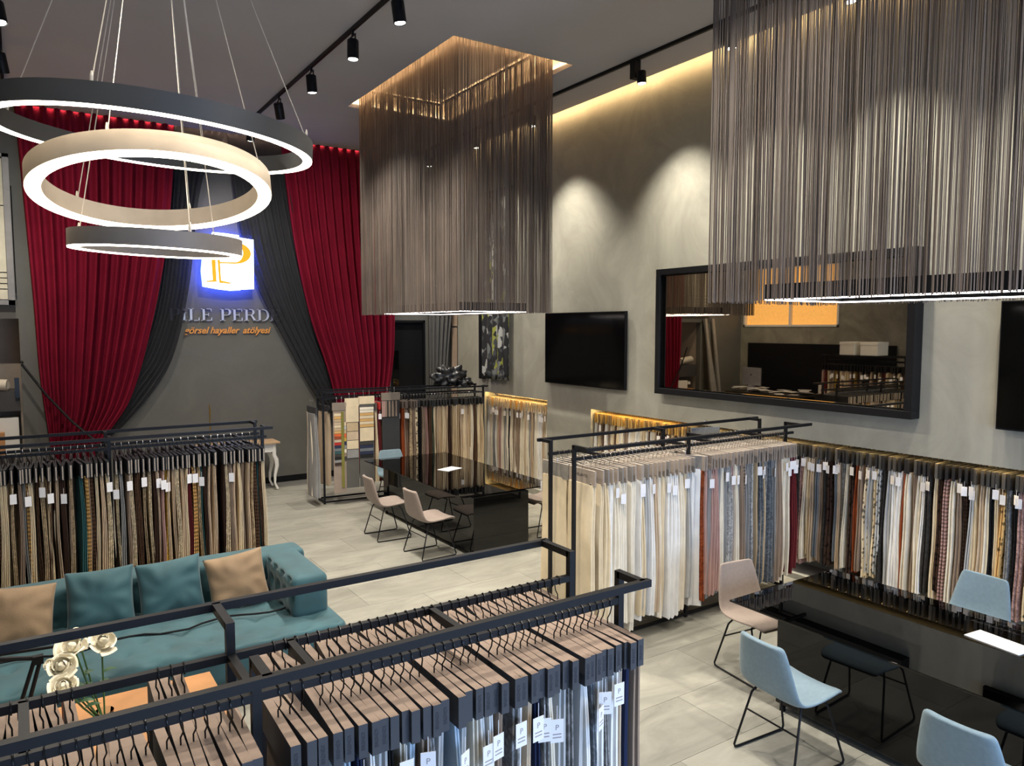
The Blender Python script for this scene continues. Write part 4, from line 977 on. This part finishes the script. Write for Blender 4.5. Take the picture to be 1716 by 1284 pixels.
def pillow(loc, rot, sx, sz, m, label, seed, pinch=.06):
    rnd = random.Random(seed); ph = [rnd.uniform(0, 6) for _ in range(6)]
    def side(s):
        def fn(u, v):
            a, b = 2 * u - 1, 2 * v - 1
            k = (1 - abs(a) ** 3.2) * (1 - abs(b) ** 3.2); k = max(k, 0) ** .6
            ex = 1 - pinch * (1 - b * b) * abs(a) ** 3; ez = 1 - pinch * (1 - a * a) * abs(b) ** 3
            rr = math.hypot(a, b); an = math.atan2(b, a); wr = .006 * math.sin(ph[0] + 5 * a + 3 * b) + .012 * (max(0, rr - .35)) * math.sin(ph[1] + 9 * an + 4 * rr) + .0018 * math.sin(ph[2] + 11 * b + 2 * math.sin(3 * a + ph[3]))
            return (a * sx / 2 * ex, s * (.085 * k + wr * k ** .5), b * sz / 2 * ez)
        return fn
    mb = MB().grid(side(-1), 32, 32).grid(side(1), 32, 32)
    o = weld(build('cushion', mb, m, None, 'all', loc=loc, rot=rot)); return tag(o, label, 'cushion', 'cushions along the sofa back')
pillow((-.10, 6.40, .635), (R(-16), R(6), R(2)), .50, .47, M_SAND, 'crumpled sand cushion at the picture edge of the sofa', 1)
pillow((.45, 6.42, .66), (R(-14), 0, R(-3)), .47, .47, M_TEAL, 'glossy teal cushion beside the sand cushion at the edge', 2)
pillow((.95, 6.44, .65), (R(-13), R(-2), R(3)), .49, .46, M_TEAL, 'plain teal cushion between another teal and a sand cushion', 3)
pillow((1.45, 6.36, .64), (R(-17), R(-7), R(-6)), .47, .45, M_SAND, 'sand cushion leaning near the tufted armrest', 4)
cb_pts = [(-.3 + .1 * i, 6.02 + .05 * math.sin(i * .9), .452 + .008 * abs(math.sin(i * 1.7))) for i in range(22)]
tag(build('black_cable', MB().tube(cb_pts, .008, 6), M_BLACKM, None, True), 'black cable lying along the sofa seat', 'cable')

# ------------------------------------------------------------------ coffee table, vase and roses
ct = thing('coffee_table', 'low oak coffee table between the sample rack and the sofa', 'table', (.55, 4.75, 0))
bevel(build('table_top', MB().box(-.45, .45, -.55, .50, .37, .41), M_WOOD, ct), .005)
for sx in (-1, 1):
    for sy in (-1, 1): build('leg', MB().bar((sx * .40, sy * .45, 0), (sx * .40, sy * .45, .37), .04), M_BLACK, ct)
M_PETAL = mat('rose_petal', (.80, .74, .58), .6, var=.08, scale=20, sheen=.2)
M_LEAF = mat('rose_leaf', (.035, .085, .035), .5, var=.2)
M_STEM = mat('rose_stem', (.06, .14, .04), .5)
def petal_mesh(prof, A):
    """cupped petal wrapped round the flower axis; prof = (radius, height) from base to lip"""
    def fn(u, v):
        a = (u - .5) * 2; k = v * (len(prof) - 1); i = min(int(k), len(prof) - 2); t = k - i
        r_ = prof[i][0] * (1 - t) + prof[i + 1][0] * t; z = prof[i][1] * (1 - t) + prof[i + 1][1] * t
        th = a * A * (.55 + .45 * math.sin(PI * min(1, .25 + .6 * v)))
        r_ *= 1 + .05 * a * a * v
        return (r_ * math.cos(th), r_ * math.sin(th), z * (1 - .10 * a * a * v))
    o = MB().grid(fn, 8, 8).mesh('petal', M_PETAL, 'all'); return o
PET = [petal_mesh([(.006, 0), (.016, .010), (.019, .026), (.014, .040), (.010, .045)], .95), petal_mesh([(.008, 0), (.025, .010), (.031, .026), (.029, .038), (.031, .043)], .80), petal_mesh([(.010, 0), (.032, .006), (.042, .020), (.046, .030), (.054, .031)], .70)]
me_core = MB().lathe([(.004, 0), (.014, .008), (.017, .022), (.011, .036), (.004, .040)], 10).mesh('rose_heart', M_PETAL, True)
me_leaf = MB().grid(lambda u, v: ((u - .5) * .045 * math.sin(PI * min(1, v * .92 + .06)), .07 * v, .012 * math.sin(PI * v) - .02 * v), 4, 6).mesh('leaf', M_LEAF, 'all')
def opx(px, py, Y):
    th = R(33.5); pi_ = math.atan(93 / 1249.0)
    fh = Vector((math.sin(th), math.cos(th), 0)); r_ = Vector((math.cos(th), -math.sin(th), 0)); up = Vector((0, 0, 1)); fwd = fh * math.cos(pi_) - up * math.sin(pi_); u_ = fh * math.sin(pi_) + up * math.cos(pi_)
    dv = fwd + r_ * (px - 858) / FPX - u_ * (py - 642) / FPX
    return Vector((0, 0, H)) + dv * (Y / dv.y)
VX, VY = .30, 4.34
RP = lambda px, py, Y: tuple(opx(px, py, Y) - Vector((0, 0, .03)))
roses = [(RP(123, 1078, 4.36), 0.145, (-.3, .2), 'open white rose at the back of the bunch below the rail'), (RP(170, 1070, 4.34), 0.137, (.35, .2), 'open white rose leaning towards the sofa armrest'),
         (RP(106, 1110, 4.28), 0.142, (-.3, .3), 'white rose on the outer side of the bunch, half way down'), (RP(107, 1146, 4.20), 0.145, (-.1, .2), 'lowest white rose just above the hanging rod'), (RP(127, 1050, 4.45), .05, (0, .1), 'small white rosebud peeping over the rail'), (RP(83, 1105, 4.3), .055, (-.4, .1), 'small pale rosebud beside the wooden post')]
for (p, sz, lean, lb) in roses:
    t = thing('white_rose', lb, 'rose', p, 0, 'white roses in the vase'); s = sz / .108
    hd = build('rose_heart', MB().lathe([(.004 * s, 0), (.009 * s, .008 * s), (.012 * s, .022 * s), (.009 * s, .040 * s), (.004 * s, .040 * s)], 10), M_PETAL, t, True, rot=(lean[1] + .45, lean[0], 0))
    for L_, (cnt, tl) in enumerate(((4, -.05), (5, .0), (6, .08))):
        for k in range(cnt):
            sj = s * random.uniform(.86, 1.12); o = inst('petal', PET[L_], hd, (0, 0, random.uniform(-.002, .004) * s), Euler((random.uniform(-.12, .12), tl + random.uniform(-.14, .22) * (.4 + .5 * L_), 2 * PI * k / cnt + L_ * .5 + random.uniform(-.2, .2)), 'XYZ')); o.scale = (sj, sj * random.uniform(.9, 1.1), sj)
    b = Vector((VX, VY, .66)) - Vector(p)
    build('stem', MB().tube([(0, 0, .004), Vector(b) * .45 + Vector((0, 0, -.01)), b], .0048, 6), M_STEM, t, True)
    if sz > .05:
        for k in (.35, .5): inst('leaf', me_leaf, t, Vector(b) * k, (.3, 0, random.uniform(-2, 0.5)))
for k, (dx, dy, dz) in enumerate(((.16, 0, .48), (.20, -.02, .44), (.12, -.05, .42))): pass
vs = thing('flower_vase', 'slender glass vase holding the white roses', 'vase', (VX, VY, .41))
build('vase_body', MB().lathe([(.05, 0), (.055, .01), (.05, .10), (.035, .24), (.045, .33), (.042, .33), (.032, .24), (.047, .10), (.05, .02)], 24), M_PANE, vs, True)

# black framed armchair whose wooden post shows beside the roses
ac = thing('folding_armchair', 'black tube armchair with a brown wooden post beside the roses', 'armchair', (0, 0, 0))
J = Vector((.035, 4.9, .88))
build('front_tube', MB().tube([J, (-.10, 4.86, .40), (-.16, 4.84, .02)], .011, 8).tube([J + Vector((-.03, 0, 0)), (-.15, 4.86, .40), (-.21, 4.84, .02)], .011, 8), M_BLACK, ac, True)
build('joint', MB().box(J.x - .04, J.x + .012, 4.88, 4.92, .85, .895), M_BLACK, ac)
build('arm_tube', MB().tube([J, (-.25, 4.92, .93), (-.5, 4.95, .92)], .014, 8), M_BLACK, ac, True)
build('seat_sling', MB().box(-.62, -.05, 4.78, 5.30, .40, .43), mat('sling', (.36, .27, .22), .8), ac)
build('wooden_post', MB().box(.125, .16, 4.95, 4.985, .02, .95), mat('walnut', (.10, .045, .03), .5), ac)
build('rear_tube', MB().tube([(.14, 4.97, .90), (-.3, 5.1, .88)], .010, 8).tube([(-.5, 4.95, .92), (-.55, 4.9, .02)], .011, 8).tube([(-.6, 5.28, .92), (-.62, 5.28, .02)], .011, 8), M_BLACK, ac, True)

# ------------------------------------------------------------------ white console with curved legs and odds and ends behind
cs = thing('white_console', 'white console table with curved legs beyond the folded swatch rack', 'console table', (0, 0, 0))
bevel(build('table_top', MB().box(2.35, 3.62, 12.55, 13.0, .80, .83), mat('console_wood', (.45, .30, .17), .6), cs), .004)
build('apron', MB().box(2.42, 3.56, 12.60, 12.95, .66, .80), M_WHITE, cs)
for sx, x_ in ((-1, 2.44), (1, 3.53)):
    for y_ in (12.62, 12.93):
        pts = [(x_, y_, .80), (x_, y_, .60), (x_ + sx * .035, y_, .52), (x_ + sx * .045, y_, .42), (x_ + sx * .01, y_, .25), (x_ + sx * .005, y_, .12), (x_ + sx * .05, y_, .02)]
        build('leg', MB().tube(pts, [.034, .034, .038, .034, .024, .018, .02], 10), M_WHITE, cs, True)
gs = thing('brass_stand', 'thin brass stand showing above the folded swatch rack', 'stand', (2.46, 12.3, 0))
build('pole', MB().tube([(0, 0, 0), (0, 0, 1.35), (.004, 0, 1.42), (0, 0, 1.50), (-.003, 0, 1.56)], [.012, .010, .016, .010, .004], 8), mat('brass', (.55, .38, .13), .3, .9), gs, True)
build('base', MB().lathe([(.12, 0), (.13, .012), (.03, .03)], 20), MATS['brass'], gs, True)

# heap of black cover bags on the far rack
def crumple(seed, sx, sy, sz, n=40):
    rnd = random.Random(seed); P = [(Vector((rnd.gauss(0, 1), rnd.gauss(0, 1), rnd.gauss(0, 1))).normalized(), rnd.uniform(3, 9), rnd.uniform(0, 6)) for _ in range(14)]
    def fn(u, v):
        th, ph = 2 * PI * u, PI * v; d = Vector((math.sin(ph) * math.cos(th), math.sin(ph) * math.sin(th), math.cos(ph)))
        k = 1 + sum(.09 * (1 - abs(math.sin(f_ * d.dot(a) + p_))) * 1.4 - .05 for a, f_, p_ in P)
        return (d.x * sx * k, d.y * sy * k, max(-sz * .6, d.z * sz * k))
    return MB().grid(fn, n, n // 2)
px, py = bk(2.22, .02)
o = build('garment_bag', crumple(5, .30, .17, .19, 56), mat('black_vinyl', (.009, .009, .010), .33, spec=.45), None, 'all', loc=(px, py, 1.89), rot=(0, 0, ang)); weld(o)
tag(o, 'crumpled black cover bag heaped on the far rack', 'bag')
px, py = bk(2.45, .0)
o = weld(build('garment_bag', crumple(9, .20, .15, .10, 48), MATS['black_vinyl'], None, 'all', loc=(px, py, 1.80), rot=(0, 0, ang + .6))); tag(o, 'smaller crumpled black bag beside the big one on the far rack', 'bag')

# ------------------------------------------------------------------ things in the alcove and on the pier at the left edge
bl = thing('framed_blind', 'cream pleated blind in a grey frame at the left picture edge', 'blind', (-.45, 13.2, 4.2))
build('frame', MB().box(.36, .44, -.05, .0, -1.12, 1.05).box(-.55, .44, -.05, 0, -1.12, -1.05).box(-.55, .44, -.05, 0, 1.0, 1.05), mat('grey_frame', (.22, .215, .21), .5), bl)
for i, (z0, z1) in enumerate(((-1.04, -.90), (-.885, -.82), (-.805, -.74), (-.725, -.66), (-.645, .30), (.315, .98))): build('slat', MB().box(-.55, .355, -.03, -.01, z0, z1), mat('blind_cream', (.55, .52, .40), .7), bl)
build('side_chain', MB().tube([(.452, -.03, .6), (.455, -.03, -.95)], .008, 6), M_BLACKM, bl)
sh = thing('alcove_shelf', 'dark shelf board in the alcove at the left picture edge', 'shelf', (-.37, 13.6, 1.5))
build('board', MB().box(-.36, .36, -.22, .40, 0, .30), mat('shelf_dark', (.05, .045, .042), .6), sh); build('bracket', MB().box(.30, .36, -.26, -.22, .2, .5), M_STEEL, sh)
tag(build('fabric_roll', MB().tube([(-.70, 13.55, 1.93), (-.16, 13.42, 1.89)], .085, 20).tube([(-.165, 13.425, 1.89), (-.155, 13.42, 1.89)], .06, 16), mat('roll_cream', (.62, .54, .42), .8), None, True), 'cream fabric roll lying on the alcove shelf', 'fabric roll')
bx = thing('carton_box', 'open white carton under the alcove shelf', 'box', (-.22, 13.5, .85)); build('carton', MB().box(-.2, .18, -.12, .2, 0, .55), M_WHITE, bx); build('flap', MB().box(-.28, -.2, -.14, .2, .45, .52), M_WHITE, bx)
tag(bevel(build('wooden_crate', MB().box(-.52, -.22, 13.25, 13.6, .85, 1.2), M_WOOD), .004), 'small wooden crate standing before the carton', 'crate')
tag(build('alcove_table', MB().box(-.74, .0, 13.36, 13.98, .80, .85).bar((-.7, 13.4, 0), (-.7, 13.4, .8), .04).bar((-.05, 13.4, 0), (-.05, 13.4, .8), .04).bar((-.7, 13.95, 0), (-.7, 13.95, .8), .04).bar((-.05, 13.95, 0), (-.05, 13.95, .8), .04), MATS['shelf_dark']), 'dark table carrying the carton in the alcove', 'table')

# ------------------------------------------------------------------ raised office seen in the mirror
ds = thing('office_desk', 'dark office desk covered with papers, seen in the mirror', 'desk', (-1.62, 11.75, .4))
bevel(build('desk_top', MB().box(-.55, .5, -1.15, 1.0, .71, .75), mat('desk_dark', (.03, .025, .02), .4), ds), .004)
for sx in (-.5, .45):
    for sy in (-1.1, .95): build('leg', MB().bar((sx, sy, 0), (sx, sy, .71), .05), M_BLACK, ds)
pc = thing('desktop_computer', 'large silver desktop computer on the office desk, seen in the mirror', 'computer', (-1.5, 12.25, 1.15), R(10))
bevel(build('screen_body', MB().box(-.02, .02, -.33, .33, .16, .60), mat('aluminium', (.42, .42, .46), .35, .6), pc), .006)
build('foot', MB().prism([(-.10, 0), (.12, 0), (.06, .012), (.01, .2), (-.01, .2)], -.10, .10), MATS['aluminium'], pc); build('display', MB().box(-.024, -.021, -.31, .31, .2, .58), M_SCREEN, pc)
build('round_mark', MB().lathe([(.025, 0), (.025, .002)], 16), M_INK, pc, loc=(.021, 0, .42), rot=(0, R(90), 0))
pr_ = thing('office_printer', 'white office printer behind the computer, seen in the mirror', 'printer', (-1.95, 10.25, 1.15))
bevel(build('body', MB().box(-.22, .22, -.28, .28, 0, .26), M_WHITE, pr_), .01); build('paper_tray', MB().add([(-.2, -.2, .26), (-.2, .2, .26), (-.32, .2, .5), (-.32, -.2, .5), (-.19, -.2, .26), (-.19, .2, .26), (-.31, .2, .5), (-.31, -.2, .5)], [(0, 1, 2, 3), (7, 6, 5, 4), (0, 4, 5, 1), (1, 5, 6, 2), (2, 6, 7, 3), (3, 7, 4, 0)]), M_WHITE, pr_); build('slot', MB().box(.215, .225, -.2, .2, .08, .12), M_BLACKM, pr_)
tag(bevel(build('printer_stand', MB().box(-2.25, -1.70, 9.60, 10.55, .4, 1.149), M_BLACKM), .004), 'black cabinet under the office printer, seen in the mirror', 'cabinet')
rnd = random.Random(77)
for i in range(26):
    o = build('paper_sheet', MB().box(-.105, .105, -.149, .149, 0, .002 + .002 * (i % 3)), MATS['paper_white'], None, loc=(rnd.uniform(-2.0, -1.25), rnd.uniform(10.75, 12.6), 1.151 + .0045 * i), rot=(0, 0, rnd.uniform(0, 3)))
    tag(o, f'loose white paper sheet on the office desk, {ordinal(i + 1)} from the bottom of the litter', 'paper', 'papers on the office desk')
for i in range(7):
    xx = -.75 - .11 * i + (.25 if i > 3 else 0)
    o = build('curtain_track_profile', MB().box(-.035, .035, -.02, .02, 0, 2.6), mat('alu_dull', (.30, .29, .27), .5, .3), None, loc=(xx, 12.75 + .02 * i, .41), rot=(R(-9), R(2 + (i % 3) * 2.5 - 3), 0)); tag(o, f'aluminium curtain track leaning on the office wall, {ordinal(i+1)} from the red curtain', 'curtain track', 'tracks leaning in the office')
rk2 = rack('sample_rack', 'black rack of folded swatches on the raised office, seen in the mirror', (-.98, 6.2, .4), R(90), 3.6, (-.29, .29), (-.16, .16), (.04, 1.8, 3.55), (1.2, 2.4), z0=.4)
rnd = random.Random(78); y = 9.7; n = 0
while y > 6.2:
    n += 1; c, p = pick(rnd, PALL); lb = f'{PATN[p][1]}{c} swatch, {ordinal(n)} from the desk on the office rack in the mirror'
    sample('office_swatch', (-.82, y, 2.05), R(90) + rnd.gauss(0, .06), 'lf', CR[c], p, lb, 'swatches on the office rack', HL, None, HOOK, rnd.uniform(.17, .25) if rnd.random() < .4 else None, hh=.13, rnd=rnd, tagside=-1)
    y -= .055 * rnd.uniform(.9, 1.15)

tag(bevel(build('pin_board', MB().box(XL + .005, XL + .04, 9.0, 13.0, .41, 2.35), M_BLACKM), .003), 'black wall panel behind the office desk, seen in the mirror', 'panel')
for i, (yy, lb) in enumerate(((9.2, 'white carton on the office rack nearer the desk, in the mirror'), (8.75, 'white carton on the office rack farther from the desk, in the mirror'))):
    bx = thing('white_carton', lb, 'box', (-.98, yy, 2.172), R(6 - 10 * i)); bevel(build('carton', MB().box(-.22, .22, -.18, .18, 0, .26), M_WHITE, bx), .004); build('lid', MB().box(-.225, .225, -.185, .185, .22, .275), M_WHITE, bx)
